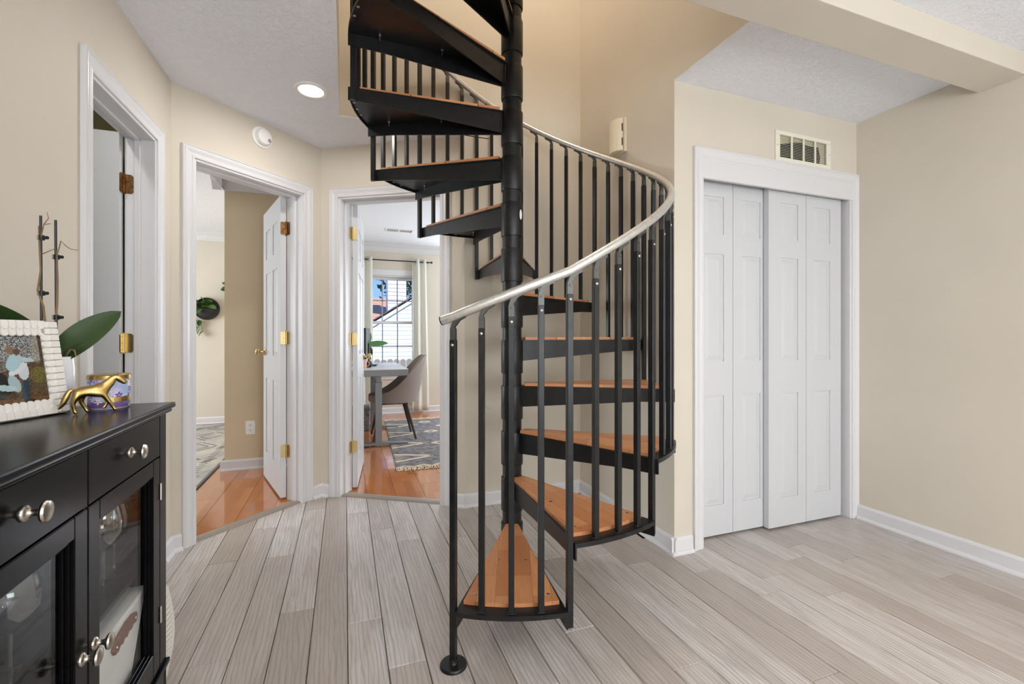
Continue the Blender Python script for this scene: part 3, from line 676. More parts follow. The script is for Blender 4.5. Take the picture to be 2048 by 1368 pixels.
def wine_glass(x, y, z, h, rb, label):
    o = empty('wine_glass', cabp(x, y, z), 0, label, 'wine glass', 'wine glasses in the sideboard')
    s = h*.47; t = .0016
    out = [(.004, .006), (.0034, s*.5), (.0040, s*.95), (.012, s*1.03), (rb*.72, s*1.18), (rb, s*1.45), (rb*.98, s*1.75), (rb*.80, h)]
    MB().lathe([(rb*.85, 0), (rb*.85, .0018), (rb*.4, .003), (.004, .006)], 28).build('foot', 'crystal', o, True)
    MB().lathe(out[:3], 12, caps=False).build('stem', 'crystal', o, True)
    inn = [(max(.0005, r-t), zz+ (t if k == 0 else 0)) for k, (r, zz) in enumerate(out[3:])]
    MB().lathe([(.0038, s*.95)]+out[3:]+inn[::-1], 28, caps=False).build('bowl', 'crystal', o, True)
SHZ = .5255
wine_glass(-.093, -.190, SHZ, .195, .037, 'wine glass in front behind the right sideboard door')
wine_glass(-.105, -.100, SHZ, .175, .046, 'wide bowled wine glass nearest the hinges behind the right sideboard door')
wine_glass(-.20, -.230, SHZ, .20, .038, 'wine glass at the back behind the right sideboard door')
wine_glass(-.095, -.520, SHZ, .205, .046, 'large wine glass behind the left sideboard door, nearest the door stile')
wine_glass(-.20, -.560, SHZ, .205, .046, 'large wine glass at the back behind the left sideboard door')
o = empty('storage_box', cabp(-.094, -.252, .2435), CRZ, 'white box with a brown knife shaped handle standing inside the sideboard', 'box')
MB().add([(-.03, -.075, 0), (.045, -.075, 0), (.045, .075, 0), (-.03, .075, 0), (-.035, -.172, .216), (.050, -.172, .216), (.050, .172, .216), (-.035, .172, .216)], [(0,3,2,1),(4,5,6,7),(0,1,5,4),(1,2,6,5),(2,3,7,6),(3,0,4,7)]).build('body', 'boxw', o, bevel=.006)
MB().box(-.037, .052, -.175, .175, .2165, .2225).build('lid', 'boxw', o, bevel=.003)
hp = [(-.034, .178), (-.026, .164), (-.010, .162), (.000, .170), (.012, .165), (.024, .172), (.036, .167), (.048, .174), (.060, .170), (.074, .176), (.088, .172), (.098, .182), (.094, .196), (.074, .202), (.040, .204), (.006, .200), (-.022, .194)]
hd = MB().prism(hp, 0, .007, TR(.0495, 0, 0) @ Matrix(((0, 0, 1, 0), (1, 0, 0, 0), (0, 1, 0, 0), (0, 0, 0, 1)))).build('handle', 'brown', o, bevel=.0015)
for yy, zz in ((-.020, .178), (.084, .186)): MB().lathe([(.0035, 0), (.003, .0015), (0, .0018)], 10, TR(.0565, yy, zz) @ RY(pi/2)).build('rivet', 'screw', hd, True)

# things on the sideboard -------------------------------------------------
def smooth(a, b, x): t = max(0, min(1, (x-a)/(b-a))); return t*t*(3-2*t)
# picture frame: local x along the frame to the right, local y backwards, z up; tilted back
A_ = Vector((-.631, 1.407, 0)); Bq = Vector((-.689, 1.282, 0)); fd = (A_-Bq).normalized(); FW, FH = .272, .222
org = A_-fd*FW
pf = empty('picture_frame', (org.x, org.y, CH+.0030), 0, 'white scalloped tile picture frame with a photograph of a couple, on the sideboard', 'picture frame')
pf.rotation_euler = (rad(-9.7), 0, math.atan2(fd.y, fd.x)); pf.rotation_mode = 'XYZ'
BW = .034
mb = MB(); mb.box(0, FW, 0, .010, 0, BW).box(0, FW, 0, .010, FH-BW, FH).box(0, BW, 0, .010, BW, FH-BW).box(FW-BW, FW, 0, .010, BW, FH-BW)
mb.build('frame_body', 'grout', pf, bevel=.001, seg=1)
MB().box(0, FW, .010, .013, .0, FH).build('backing', 'blackp', pf)
mb = MB(); mb.prism([(-.025, 0), (.025, 0), (.018, .16), (-.018, .16)], 0, .003, TR(FW/2, .016, .05) @ RX(rad(90+24)) @ TR(0, -.05, 0)); 
mb = MB(); mb.add([(FW/2-.03, .072, .0125), (FW/2+.03, .072, .0125), (FW/2+.02, .0135, .17), (FW/2-.02, .0135, .17), (FW/2-.03, .075, .0128), (FW/2+.03, .075, .0128), (FW/2+.02, .016, .171), (FW/2-.02, .016, .171)], [(0, 3, 2, 1), (4, 5, 6, 7), (0, 1, 5, 4), (1, 2, 6, 5), (2, 3, 7, 6), (3, 0, 4, 7)])
mb.build('easel_leg', 'blackp', pf)
# scallop tiles: rounded end towards the picture
def scallop(w_, l_):
    n = 8; p = [(-w_/2, 0), (w_/2, 0), (w_/2, l_-w_/2)]+[(w_/2*math.cos(pi*k/n), l_-w_/2+w_/2*math.sin(pi*k/n)) for k in range(1, n)]+[(-w_/2, l_-w_/2)]
    m_ = MB(); n_ = len(p); cxy = Vector((0, l_/2))
    vs = [(x*.95, 0, z) for x, z in p]+[(x*.86, -.0032, l_/2+(z-l_/2)*.92) for x, z in p]
    return m_.add(vs, [tuple(range(n_, 2*n_))]+[(i, (i+1) % n_, n_+(i+1) % n_, n_+i) for i in range(n_)]).mesh('scallop_tile', 'bone', True)
nv_ = 14; nh_ = 15; tl = .0215
sv = scallop((FH-.004)/nv_*1.0, tl); sh_ = scallop((FW-2*BW+.012)/nh_, tl)
for k in range(nv_):
    z = .002+(FH-.004)*(k+.5)/nv_
    for col, yy in ((0, -.0026), (1, -.0002)):
        inst('scallop_tile', sv, pf, (FW-col*.0155, yy, z), (0, rad(-90), 0)); inst('scallop_tile', sv, pf, (col*.0155, yy, z), (0, rad(90), 0))
for k in range(nh_):
    x = BW-.006+(FW-2*BW+.012)*(k+.5)/nh_
    for col, yy in ((0, -.0026), (1, -.0002)):
        inst('scallop_tile', sh_, pf, (x, yy, col*.0155), (0, 0, 0)); inst('scallop_tile', sh_, pf, (x, yy, FH-col*.0155), (0, pi, 0))
# the printed photograph (flat print)
rnd = random.Random(3)
def blob(x, z, cx, cz, rx, rz, rot=0):
    c, s_ = math.cos(rot), math.sin(rot); dx, dz = x-cx, z-cz; u, v_ = (dx*c+dz*s_)/rx, (-dx*s_+dz*c)/rz; return u*u+v_*v_ < 1
def photo(u, v_):       # u right 0..1, v up 0..1 (the right 55 per cent is what shows)
    n = rnd.random()
    if v_ > .52+.06*math.sin(u*9):
        c = (178, 184, 192) if n > .66 and v_ > .62 else ((128, 120, 112) if n > .3 else (88, 78, 70))
        if .88 < u and v_ > .6 and n < .75: c = (150, 138, 122)
        if u > .95: c = (92, 70, 56)
    else:
        c = (112, 82, 56) if n > .6 else ((86, 66, 46) if n > .25 else (60, 50, 38))
        if blob(u, v_, .93, .40, .10, .12): c = (124, 108, 52) if n > .4 else (84, 82, 44)
        if blob(u, v_, .50, .28, .16, .20): c = (40, 38, 34)
        if v_ < .10: c = (130, 92, 60) if n > .5 else (96, 70, 46)
    if blob(u, v_, .775, .20, .032, .20, -.10): c = (44, 64, 82)
    if blob(u, v_, .800, .045, .05, .035): c = (40, 46, 54)
    if blob(u, v_, .775, .47, .050, .13): c = (214, 216, 220)
    if blob(u, v_, .73, .50, .115, .045, .75): c = (226, 224, 230)
    if blob(u, v_, .70, .60, .065, .13, -.3): c = (176, 205, 214)
    if blob(u, v_, .68, .30, .05, .12, .2): c = (170, 190, 196)
    if blob(u, v_, .60, .25, .10, .04, -.25): c = (186, 206, 210)
    if blob(u, v_, .50, .27, .035, .04): c = (206, 150, 96)
    if blob(u, v_, .80, .63, .09, .035, -.25): c = (190, 204, 208)
    if blob(u, v_, .685, .76, .038, .055): c = (138, 104, 78)
    if blob(u, v_, .735, .74, .03, .045): c = (104, 82, 66)
    return c
def colour_grid(name, fn, pts, nu, nv, m, parent):
    g = MB().grid(pts, nu, nv); me = g.mesh(name, m); a = me.color_attributes.new('Col', 'FLOAT_COLOR', 'CORNER')
    i = 0
    for j in range(nv):
        for k in range(nu):
            c = (*lin(fn((k+.5)/nu, (j+.5)/nv)), 1)
            for _ in range(4): a.data[i].color = c; i += 1
    o_ = bpy.data.objects.new(name, me); C.objects.link(o_); o_.parent = parent; return o_
colour_grid('photograph', photo, lambda u, v_: (BW-.004+u*(FW-2*BW+.008), .0045, BW-.004+v_*(FH-2*BW+.008)), 120, 84, 'print', pf)
MB().box(BW-.004, FW-BW+.004, .0025, .0032, BW-.004, FH-BW+.004).build('glass_pane', 'glass', pf)

# orchid in a white pot
def leafmesh(length, width, droop, curl=.25, n=14, thick=.0015):
    mb = MB(); vs = []; fs = []
    for i in range(n+1):
        t_ = i/n; wv_ = width*(math.sin(pi*min(1, .12+t_*.88))**.62)*(1 if t_ < .96 else .55); z = -droop*t_*t_; x = length*t_
        for j, q in enumerate((-1, -.5, 0, .5, 1)): vs.append((x, q*wv_/2, z+abs(q)*curl*wv_))
    m_ = 5
    for i in range(n):
        for j in range(4): fs.append((i*m_+j, (i+1)*m_+j, (i+1)*m_+j+1, i*m_+j+1))
    o2 = len(vs); vs += [(x, y, z-thick) for x, y, z in vs]; fs += [tuple(q+o2 for q in f[::-1]) for f in fs]
    ring = [i*m_ for i in range(n+1)]+[n*m_+j for j in range(1, 5)]+[i*m_+4 for i in range(n-1, -1, -1)]+[j for j in range(3, 0, -1)]
    fs += [(ring[(i+1) % len(ring)], ring[i], ring[i]+o2, ring[(i+1) % len(ring)]+o2) for i in range(len(ring))]
    return mb.add(vs, fs)
OX, OY = -.684, 1.470
op = empty('potted_orchid', (OX, OY, CH), 0, 'orchid without blooms in a white ceramic pot behind the picture frame', 'potted plant')
MB().lathe([(.022, 0), (.026, .004), (.034, .045), (.0365, .075), (.036, .105), (.0335, .134), (.0315, .134), (.033, .10), (.030, .02), (0, .02)], 32).build('pot', 'white', op, True)
MB().lathe([(0, .118), (.0325, .118), (.0325, .120), (0, .126)], 20).build('bark', mat('orchid_bark', (84, 62, 44), .95), op, True)
def place_leaf(parent, mb, loc, az, el, roll, m='leaf', name='leaf'):
    o_ = mb.build(name, m, parent, True); o_.location = loc; o_.matrix_basis = TR(*loc) @ RZ(az) @ RY(-el) @ RX(roll); return o_
place_leaf(op, leafmesh(.175, .075, .03, .12), (.0, .0, .128), rad(16), rad(50), rad(64))
place_leaf(op, leafmesh(.20, .055, .075, .12), (-.012, .0, .128), rad(-124), rad(60), rad(30))
place_leaf(op, leafmesh(.065, .024, .012, .2), (.012, .0, .128), rad(-30), rad(42), rad(60))
mb = MB(); mb.tube([(.020, -.012, .125), (.036, -.018, .152), (.046, -.022, .150), (.050, -.024, .134)], [.0022, .002, .002, .0012], 7); mb.build('aerial_root', 'stem', op, True)
def stake(px_, py_, z1, clips, pts, twig):
    MB().tube([(px_, py_, .12), (px_-.002, py_, z1)], .0028, 8).build('stake', 'blackp', op, True)
    s_ = MB(); s_.tube(pts, [.0030-.0016*i/(len(pts)-1) for i in range(len(pts))], 7)
    for tw in twig: s_.tube(tw, [.0014-.0007*i/(len(tw)-1) for i in range(len(tw))], 5)
    s_.build('flower_stem', 'stem', op, True)
    for zc in clips:
        cbm = MB(); cbm.lathe([(.0035, -.006), (.0058, -.006), (.0058, .006), (.0035, .006)], 12, caps=False).tube([(.004, -.002, 0), (.014, -.005, 0)], .0042, 8)
        for dz in (-.004, 0, .004): cbm.tube([(-.004, 0, dz), (-.009, -.001, dz)], .0009, 5)
        cbm.build('clip', 'blackp', op, True, loc=(px_, py_, zc))
stake(-.030, .004, .487, (.432, .293), [(-.014, .004, .12), (-.022, .004, .20), (-.026, .002, .26), (-.036, .0, .30), (-.030, .0, .35), (-.034, .002, .42), (-.034, .0, .46)],
      [[(-.030, .0, .43), (-.022, -.004, .465), (-.012, -.006, .480), (-.016, -.004, .495)], [(-.028, .0, .39), (-.012, -.004, .398), (.002, -.006, .405)], [(-.022, 0, .465), (-.010, 0, .468)]])
stake(.000, .002, .478, (.385, .233), [(-.006, .002, .12), (-.004, .002, .20), (.002, .0, .27), (.004, -.002, .33), (.003, -.002, .36), (.004, -.004, .40)],
      [[(.003, -.002, .39), (.012, -.006, .425), (.024, -.010, .412), (.034, -.012, .405), (.050, -.016, .402)]])

# gold horse figurine -----------------------------------------------------
hs = empty('horse_figurine', (-.573, 1.384, CH), rad(28), 'small gold trotting horse figurine on the sideboard', 'figurine')
def skin(name, chains, m, parent, sub=2):
    vs = []; es = []; rs = []; idx = {}
    for ch in chains:
        prev = None
        for p, r in ch:
            key = tuple(round(v, 5) for v in p)
            if key not in idx: idx[key] = len(vs); vs.append(p); rs.append(r)
            if prev is not None: es.append((prev, idx[key]))
            prev = idx[key]
    me = bpy.data.meshes.new(name); me.from_pydata(vs, es, []); me.materials.append(M[m]); o_ = bpy.data.objects.new(name, me); C.objects.link(o_); o_.parent = parent
    sk = o_.modifiers.new('skin', 'SKIN'); sk.use_smooth_shade = True
    for i, r in enumerate(rs):
        q = me.skin_vertices[0].data[i]; q.radius = (r, r) if not isinstance(r, tuple) else r
    me.skin_vertices[0].data[0].use_root = True
    sb = o_.modifiers.new('subdivision', 'SUBSURF'); sb.levels = sub; sb.render_levels = sub
    return o_
def hp_(x, y, z): return (x, y, z)
hip = (-.0270, 0, .0565); mid = (-.006, 0, .0525); che = (.0145, 0, .0545)
body = [[(hip, (.0140, .0145)), (mid, (.0125, .0140)), (che, (.0135, .0155)), ((.0225, 0, .0645), (.0085, .0125)), ((.0320, 0, .0750), (.0070, .0118)), ((.0395, 0, .0855), (.0058, .0080)), ((.0465, 0, .0820), (.0070, .0104)), ((.0550, 0, .0725), (.0054, .0066)), ((.0610, 0, .0668), (.0054, .0060))],
        [(hip, .0125), ((-.0365, 0, .0570), .0085)]]
def leg(root, pts): body.append([(root, .0125)]+pts)
leg(hip, [((-.0310, -.0065, .0440), .0098), ((-.0375, -.0070, .0270), .0052), ((-.0345, -.0070, .0115), .0036), ((-.0335, -.0070, .0070), .0042), ((-.0300, -.0070, .0014), .0048)])
leg(hip, [((-.0220, .0065, .0430), .0096), ((-.0215, .0070, .0270), .0052), ((-.0140, .0070, .0120), .0036), ((-.0125, .0070, .0080), .0042), ((-.0085, .0070, .0014), .0048)])
leg(che, [((.0195, -.0065, .0410), .0062), ((.0275, -.0068, .0255), .0050), ((.0350, -.0068, .0115), .0035), ((.0372, -.0068, .0075), .0041), ((.0405, -.0068, .0014), .0047)])
leg(che, [((.0190, .0065, .0400), .0060), ((.0265, .0068, .0265), .0050), ((.0215, .0068, .0140), .0035), ((.0195, .0068, .0110), .0040), ((.0160, .0068, .0080), .0034)])
hb = skin('body', body, 'gold', hs)
skin('tail', [[((-.0340, 0, .0600), .0050), ((-.0425, 0, .0560), .0056), ((-.0480, .001, .0420), .0068), ((-.0530, .002, .0280), .0064), ((-.0610, .003, .0140), .0020)]], 'gold', hs)
mb = MB()
for k in range(9):
    t_ = k/8; x, z = .018+.024*t_, .0690+.0200*t_
    mb.tube([(x+.003, 0, z-.006), (x-.001, -.001, z+.0005), (x-.006, -.0015, z+.001-.002*(k % 2))], [.0028, .0026, .0010], 6)
mb.build('mane', 'gold', hs, True)
for sy in (-.003, .003): MB().tube([(.0425, sy, .0885), (.0430, sy*1.2, .0925), (.0440, sy*1.3, .0955)], [.0018, .0017, .0004], 6).build('ear', 'gold', hs, True)
for sy in (-1, 1): MB().lathe([(.0010, 0), (.0008, .0006), (0, .0008)], 8, TR(.0480, sy*.0043, .0822) @ RX(-sy*pi/2)).build('eye', 'oldbrass', hs, True)
# candle jar
cj = empty('candle_jar', (-.577, 1.472, CH), 0, 'glass candle jar with purple flower print and gold lid', 'candle')
rnd2 = random.Random(11)
FL = [(rnd2.random(), rnd2.uniform(.1, .95), rnd2.uniform(.05, .11), rnd2.choice([(126, 84, 168), (170, 120, 196), (96, 70, 150), (214, 200, 236), (236, 226, 244), (92, 116, 170)])) for _ in range(64)]
FL += [(rnd2.random(), rnd2.uniform(.05, .9), rnd2.uniform(.02, .04), (60, 96, 62)) for _ in range(26)]
def floral(u, v_):
    c = (176, 190, 232) if v_ > .45 else ((196, 204, 238) if v_ > .2 else (112, 84, 150))
    for fx, fz, fr_, fc in FL:
        dx = ((u-fx+.5) % 1-.5)*3.4; dz = v_-fz; d_ = math.hypot(dx, dz); a_ = math.atan2(dz, dx)
        if d_ < fr_*1.4*(.72+.28*math.cos(5*a_+fx*20)):
            c = fc if d_ > fr_*.25 else (232, 190, 96)
    return c
def cyl(r, z0, z1): return lambda u, v_: (r*math.cos(2*pi*u), r*math.sin(2*pi*u), z0+v_*(z1-z0))
CR = .043
colour_grid('jar', floral, cyl(CR, .004, .076), 180, 44, 'floral', cj)
MB().lathe([(0, 0), (CR-.004, 0), (CR, .004), (CR, .006)], 40, caps=False).build('jar_base', 'white', cj, True)
MB().lathe([(CR-.002, .0755), (CR+.0015, .0755), (CR+.0015, .0850), (CR-.001, .0875), (0, .0875)], 40, caps=False).build('lid', 'gold', cj, True)
bnd = MB(); na = 14
for k in range(na):
    a0_, a1_ = rad(-82+88*k/na), rad(-82+88*(k+1)/na); r_ = CR+.0008
    bnd.add([(r_*math.cos(a_), r_*math.sin(a_), z) for z in (.018, .030) for a_ in (a0_, a1_)], [(0, 1, 3, 2)])
bnd.build('gold_label', 'gold', cj)
# rope basket past the end of the sideboard
bk = empty('rope_basket', (-.665, 1.775, 0), 0, 'white woven rope basket on the floor beyond the sideboard', 'basket')
NR = 18
for k in range(NR):
    r_ = .105+.022*math.sin(pi*min(1, (k+1)/NR)*.9); z = .010+k*.0158
    MB().tube([(r_*math.cos(2*pi*q/36), r_*math.sin(2*pi*q/36), z+.002*math.sin(q*pi)) for q in range(37)], .0088, 7).build('rope_coil', 'wicker', bk, True)
MB().lathe([(0, .001), (.10, .001), (.104, .008), (0, .008)], 28).build('bottom', 'wicker', bk, True)
for sg in (1, -1):
    MB().tube([(.11*math.cos(q)*1.0, sg*.0+.11*math.sin(q), .285+.055*math.sin(pi*(j/10))) for j, q in enumerate([rad(sg*90-50+10*j) for j in range(11)])], .007, 8).build('handle', 'tuft', bk, True)
# ------------------------------------------------------------------ bedroom
o = empty('wall_outlet', (-.756, 4.384, .347), 0, 'white electrical outlet on the tan bedroom wall', 'outlet')
MB().box(-.036, .036, -.006, 0, -.058, .058).build('cover_plate', 'whitep', o, bevel=.003)
for zc in (-.021, .021):
    r_ = MB(); r_.prism([(.016*math.cos(q)*1.0, max(-.0125, min(.0125, .0165*math.sin(q)))) for q in [rad(10*k) for k in range(36)]], 0, .0015, TR(0, -.006, zc) @ RX(pi/2))
    rc_ = r_.build('receptacle', 'whitep', o)
    s_ = MB(); s_.box(-.0075, -.0050, -.0080, -.0074, zc-.002, zc+.007).box(.0050, .0075, -.0080, -.0074, zc-.002, zc+.007).lathe([(.0028, 0), (.0028, .0006), (0, .0006)], 10, TR(0, -.0074, zc-.008) @ RX(pi/2)); s_.build('slot', 'dark', rc_)
def heart_leaf(L): return leafmesh(L, L*.72, L*.18, .12, 6, .0008)
def wall_planter(x, z, r, label, seed, hang):
    rr = random.Random(seed)
    o = empty('wall_planter', (x, YF, z), 0, label, 'wall planter')
    mb = MB(); mb.lathe([(r, 0), (r*1.0, .03), (r*.97, .034), (r*.92, .034), (r*.92, .008), (0, .006)], 36, RX(pi/2)); mb.build('back_dish', 'clay', o, True)
    mb = MB(); n = 20; vs = []; fs = []
    for i in range(n+1):
        a = pi+pi*i/n
        for q in range(7):
            t_ = q/6; f = math.cos(t_*pi/2)**.6
            vs.append((r*math.cos(a)*(f if q else 1), -.034-.075*math.sin(t_*pi/2), r*math.sin(a)*f*.98+ .0))
    for i in range(n):
        for q in range(6): fs.append((i*7+q, (i+1)*7+q, (i+1)*7+q+1, i*7+q+1))
    mb.add(vs, fs).build('pocket', 'clay', o, True)
    for k in range(28):
        L = rr.uniform(.07, .115)
        place_leaf(o, heart_leaf(L), (rr.uniform(-r*.9, r*.35), -.07-rr.uniform(0, .045), rr.uniform(-.01, .07)), rad(rr.uniform(175, 260) if k < 21 else rr.uniform(-70, 10)), rad(rr.uniform(-30, 65)), rad(rr.uniform(-50, 50)), 'leaf2')
    vx = -r*.55
    for j in range(hang):
        pts = [(vx+.06, -.07, .03), (vx-.02-.03*j, -.08, .05), (vx-.06-.02*j, -.075, -.04), (vx-.05+.03*j, -.05, -.15), (vx-.02+.03*j, -.04, -.23-.03*j)]
        MB().tube(pts, .0028, 5).build('vine', 'stem', o, True)
        for q in range(5):
            p_ = pts[min(4, 1+q)] if q < 4 else pts[3]
            place_leaf(o, heart_leaf(rr.uniform(.06, .10)), p_, rad(rr.uniform(200, 340)), rad(rr.uniform(-80, -20)), rad(rr.uniform(-40, 40)), 'leaf2')
wall_planter(-1.66, 1.47, .142, 'round black wall planter with trailing pothos on the bedroom wall', 5, 3)
wall_planter(-1.27, 1.69, .13, 'wall planter mostly hidden behind the tan bedroom partition', 9, 1)
# bedroom rug
rg = empty('bedroom_rug', (-2.35, 5.25, .0012), 0, 'faded grey and cream patterned rug on the bedroom floor', 'rug')
MB().box(-1.32, 1.32, -1.45, 1.45, 0, .008).build('pile', 'rugb', rg)
bnd = MB()
for a, b, c, d_ in ((-1.33, 1.33, -1.46, -1.44), (-1.33, 1.33, 1.44, 1.46), (-1.33, -1.31, -1.44, 1.44), (1.31, 1.33, -1.44, 1.44)): bnd.box(a, b, c, d_, 0, .010)
bnd.build('binding', 'rugline', rg)
rr = random.Random(4)
mt = MB()
def stroke(p, q, w_, mb, z=.0082):
    p = Vector(p); q = Vector(q); d_ = (q-p).normalized(); n_ = Vector((-d_.y, d_.x))*w_/2
    mb.add([(*(p+n_), z), (*(p-n_), z), (*(q-n_), z), (*(q+n_), z), (*(p+n_), z+.0012), (*(p-n_), z+.0012), (*(q-n_), z+.0012), (*(q+n_), z+.0012)], [(4, 5, 6, 7), (0, 1, 5, 4), (1, 2, 6, 5), (2, 3, 7, 6), (3, 0, 4, 7)])
for cx_ in (.95, .45, -.05):
    for cy_ in (-1.0, -.45, .1, .65, 1.2):
        for k in range(4):
            a0_, a1_ = k*pi/2+.15*rr.random(), (k+1)*pi/2
            for s_ in (.17, .10):
                if rr.random() < .72: stroke((cx_+s_*math.cos(a0_), cy_+1.3*s_*math.sin(a0_)), (cx_+s_*math.cos(a1_), cy_+1.3*s_*math.sin(a1_)), .014, mt)
        for k in range(3): stroke((cx_+.2+.02*k, cy_-.12), (cx_+.26+.02*k, cy_+.02), .008, mt)
for k in range(40): stroke((1.16, -1.4+k*.07), (1.22, -1.37+k*.07), .012, mt)
mt.build('woven_motif', 'rugline', rg)['kind'] = 'stuff'

# ------------------------------------------------------------------ study
# window
o = empty('window_1', (0, 0, 0), 0, 'white double hung study window with muntin grid', kind='structure')
x0, x1, z0, z1 = WX0, WX1, WZ0, WZ1; zm = 1.32
mb = MB(); y0, y1 = YF-.018, YF
mb.box(x0-.07, x0, y0, y1, z0-.02, z1+.085).box(x1, x1+.07, y0, y1, z0-.02, z1+.085).box(x0, x1, y0, y1, z1, z1+.085).box(x0-.09, x1+.09, y0-.035, y1, z0-.03, z0).box(x0-.07, x1+.07, y0, y1, z0-.09, z0-.03)
mb.box(x0, x0+.02, YF, YF+.14, z0, z1).box(x1-.02, x1, YF, YF+.14, z0, z1).box(x0, x1, YF, YF+.14, z1-.02, z1).box(x0, x1, YF, YF+.14, z0, z0+.02)
mb.build('window_frame', 'trim', o, bevel=.002, seg=1)
for nm, a, b, yy in (('upper_sash', zm-.02, z1-.02, YF+.075), ('lower_sash', z0+.02, zm+.02, YF+.045)):
    mb = MB(); f = .036
    mb.box(x0+.02, x0+.02+f, yy, yy+.03, a, b).box(x1-.02-f, x1-.02, yy, yy+.03, a, b).box(x0+.02+f, x1-.02-f, yy, yy+.03, b-f, b).box(x0+.02+f, x1-.02-f, yy, yy+.03, a, a+f)
    sh = mb.build(nm, 'trim', o, bevel=.002, seg=1)
    gx0, gx1 = x0+.02+f, x1-.02-f
    MB().box(gx0, gx1, yy+.013, yy+.017, a+f, b-f).build('glass_pane', 'glass', sh)
    mu = MB()
    for k in (1, 2): mu.box(gx0+(gx1-gx0)*k/3-.008, gx0+(gx1-gx0)*k/3+.008, yy+.006, yy+.0125, a+f, b-f)
    mu.box(gx0, gx1, yy+.006, yy+.0125, (a+b)/2-.008, (a+b)/2+.008)
    mu.build('muntin', mat('grey_muntin', (150, 160, 176), .5), sh)
# curtain rod and curtains
cr = empty('curtain_rod', (.09, YF-.085, 2.205), 0, 'thin black curtain rod over the study window', 'curtain rod')
mb = MB(); mb.tube([(0, 0, 0), (1.09, 0, 0)], .008, 10); mb.build('rod', 'blackp', cr, True)
for x in (-.012, 1.102): MB().lathe([(0, -.018), (.012, -.014), (.018, 0), (.012, .014), (0, .018)], 14, TR(x, 0, 0) @ RY(pi/2)).build('finial', 'walnut', cr, True)
for x in (.03, 1.06): MB().tube([(x, 0, 0), (x, .083, 0)], .006, 8).build('bracket', 'blackp', cr, True)
def curtain(x0, x1, label, nf, flare):
    o = empty('curtain', (x0, YF-.085, 2.23), 0, label, 'curtain')
    W = x1-x0
    def fn(u, v_):
        z = -.0-(1-v_)*2.20; sp_ = 1+flare*(1-v_); a = u*nf*2*pi
        return (u*W*sp_, .034*math.sin(a)*(.75+.25*v_)+.004*math.sin(7*v_+u*9), z+(.012 if v_ == 1 else 0))
    c_ = MB().grid(fn, nf*10, 26).build('fabric', 'curtain', o, True)
    md = c_.modifiers.new('thick', 'SOLIDIFY'); md.thickness = .0015
    for k in range(nf):
        MB().lathe([(.014, -.003), (.021, -.003), (.021, .003), (.014, .003), (.014, -.003)], 18, TR((k+.5)/nf*W, .0, -.025) @ RY(pi/2), caps=False).build('grommet', 'nickel', o, True)
curtain(.135, .36, 'white curtain at the left of the study window', 2, .04)
curtain(.915, 1.115, 'white curtain at the right of the study window', 2, .22)
# ceiling vent
o = empty('ceiling_vent', (.63, 5.82, 2.44), 0, 'white ceiling vent register in the study', 'air vent')
mb = MB(); mb.box(-.17, .17, -.075, -.060, -.006, 0).box(-.17, .17, .060, .075, -.006, 0).box(-.17, -.152, -.06, .06, -.006, 0).box(.152, .17, -.06, .06, -.006, 0).box(-.008, .008, -.06, .06, -.006, 0)
mb.build('frame', 'whitep', o)
MB().box(-.152, .152, -.06, .06, -.0012, -.0004).build('backing', 'dark', o)
sl = MB(); sl.box(-.0035, .0035, -.058, .058, -.006, -.0012)
slm2 = sl.mesh('slat', 'whitep')
for k in range(18):
    x = -.146+k*.0165
    if abs(x) > .012: inst('slat', slm2, o, (x, 0, 0))
# desk
dk = empty('standing_desk', (.265, 5.30, .0110), 0, 'grey standing desk with a pale top in the study', 'desk')
tp = MB().box(-.345, .335, -.60, .60, .712, .772).build('desktop', 'greyl', dk, bevel=.002)
MB().box(-.345, .335, -.60, .60, .7721, .778).build('desk_surface', 'greyd', dk, bevel=.001)
for yy in (-.46, .46):
    mb = MB(); mb.box(.02, .085, yy-.035, yy+.035, .024, .64); lg = mb.build('leg', 'greyl', dk, bevel=.003)
    MB().box(.028, .077, yy-.028, yy+.028, .60, .705).build('inner_column', 'greyl', lg, bevel=.003)
    MB().prism([(-.30, 0), (.345, 0), (.345, .010), (.10, .026), (-.05, .026), (-.30, .012)], yy-.036, yy+.036, Matrix(((1, 0, 0, 0), (0, 0, 1, 0), (0, 1, 0, 0), (0, 0, 0, 1)))).build('foot', 'greyl', lg, bevel=.003)
    MB().box(-.25, .30, yy-.03, yy+.03, .700, .7118).build('support_arm', 'greyl', dk)
MB().box(.025, .08, -.43, .43, .655, .700).build('crossbar', 'greyl', dk)
# chair, facing -X (the desk)
ch = empty('upholstered_chair', (.465, 5.17, .0135), pi, 'taupe upholstered chair with dark tapered legs at the desk', 'chair')
n = 22
def shell(u, v_, off):      # u around from left front over the back to right front, v height
    a = rad(-128+256*u); c_ = abs(u-.5)*2
    hgt = .10+.40*(1-smooth(.10, .98, c_))
    rx_, ry_ = .275+off, .265+off
    lean = .10*v_*(1-c_)
    return (-.03-rx_*math.cos(a)*.98-lean, -ry_*math.sin(a)*1.0, .40+v_*hgt)
vs = []; fs = []; nu_, nv2 = 30, 10
for side, off in ((0, 0), (1, -.035)):
    for j in range(nv2+1):
        for i in range(nu_+1): vs.append(shell(i/nu_, j/nv2, off))
q = nu_+1; N_ = q*(nv2+1)
for j in range(nv2):
    for i in range(nu_):
        a = j*q+i; fs.append((a, a+q, a+q+1, a+1)); fs.append((N_+a, N_+a+1, N_+a+q+1, N_+a+q))
for i in range(nu_): fs.append((nv2*q+i, N_+nv2*q+i, N_+nv2*q+i+1, nv2*q+i+1)); fs.append((i, i+1, N_+i+1, N_+i))
for j in range(nv2): fs.append((j*q, N_+j*q, N_+(j+1)*q, (j+1)*q)); fs.append((j*q+nu_, (j+1)*q+nu_, N_+(j+1)*q+nu_, N_+j*q+nu_))
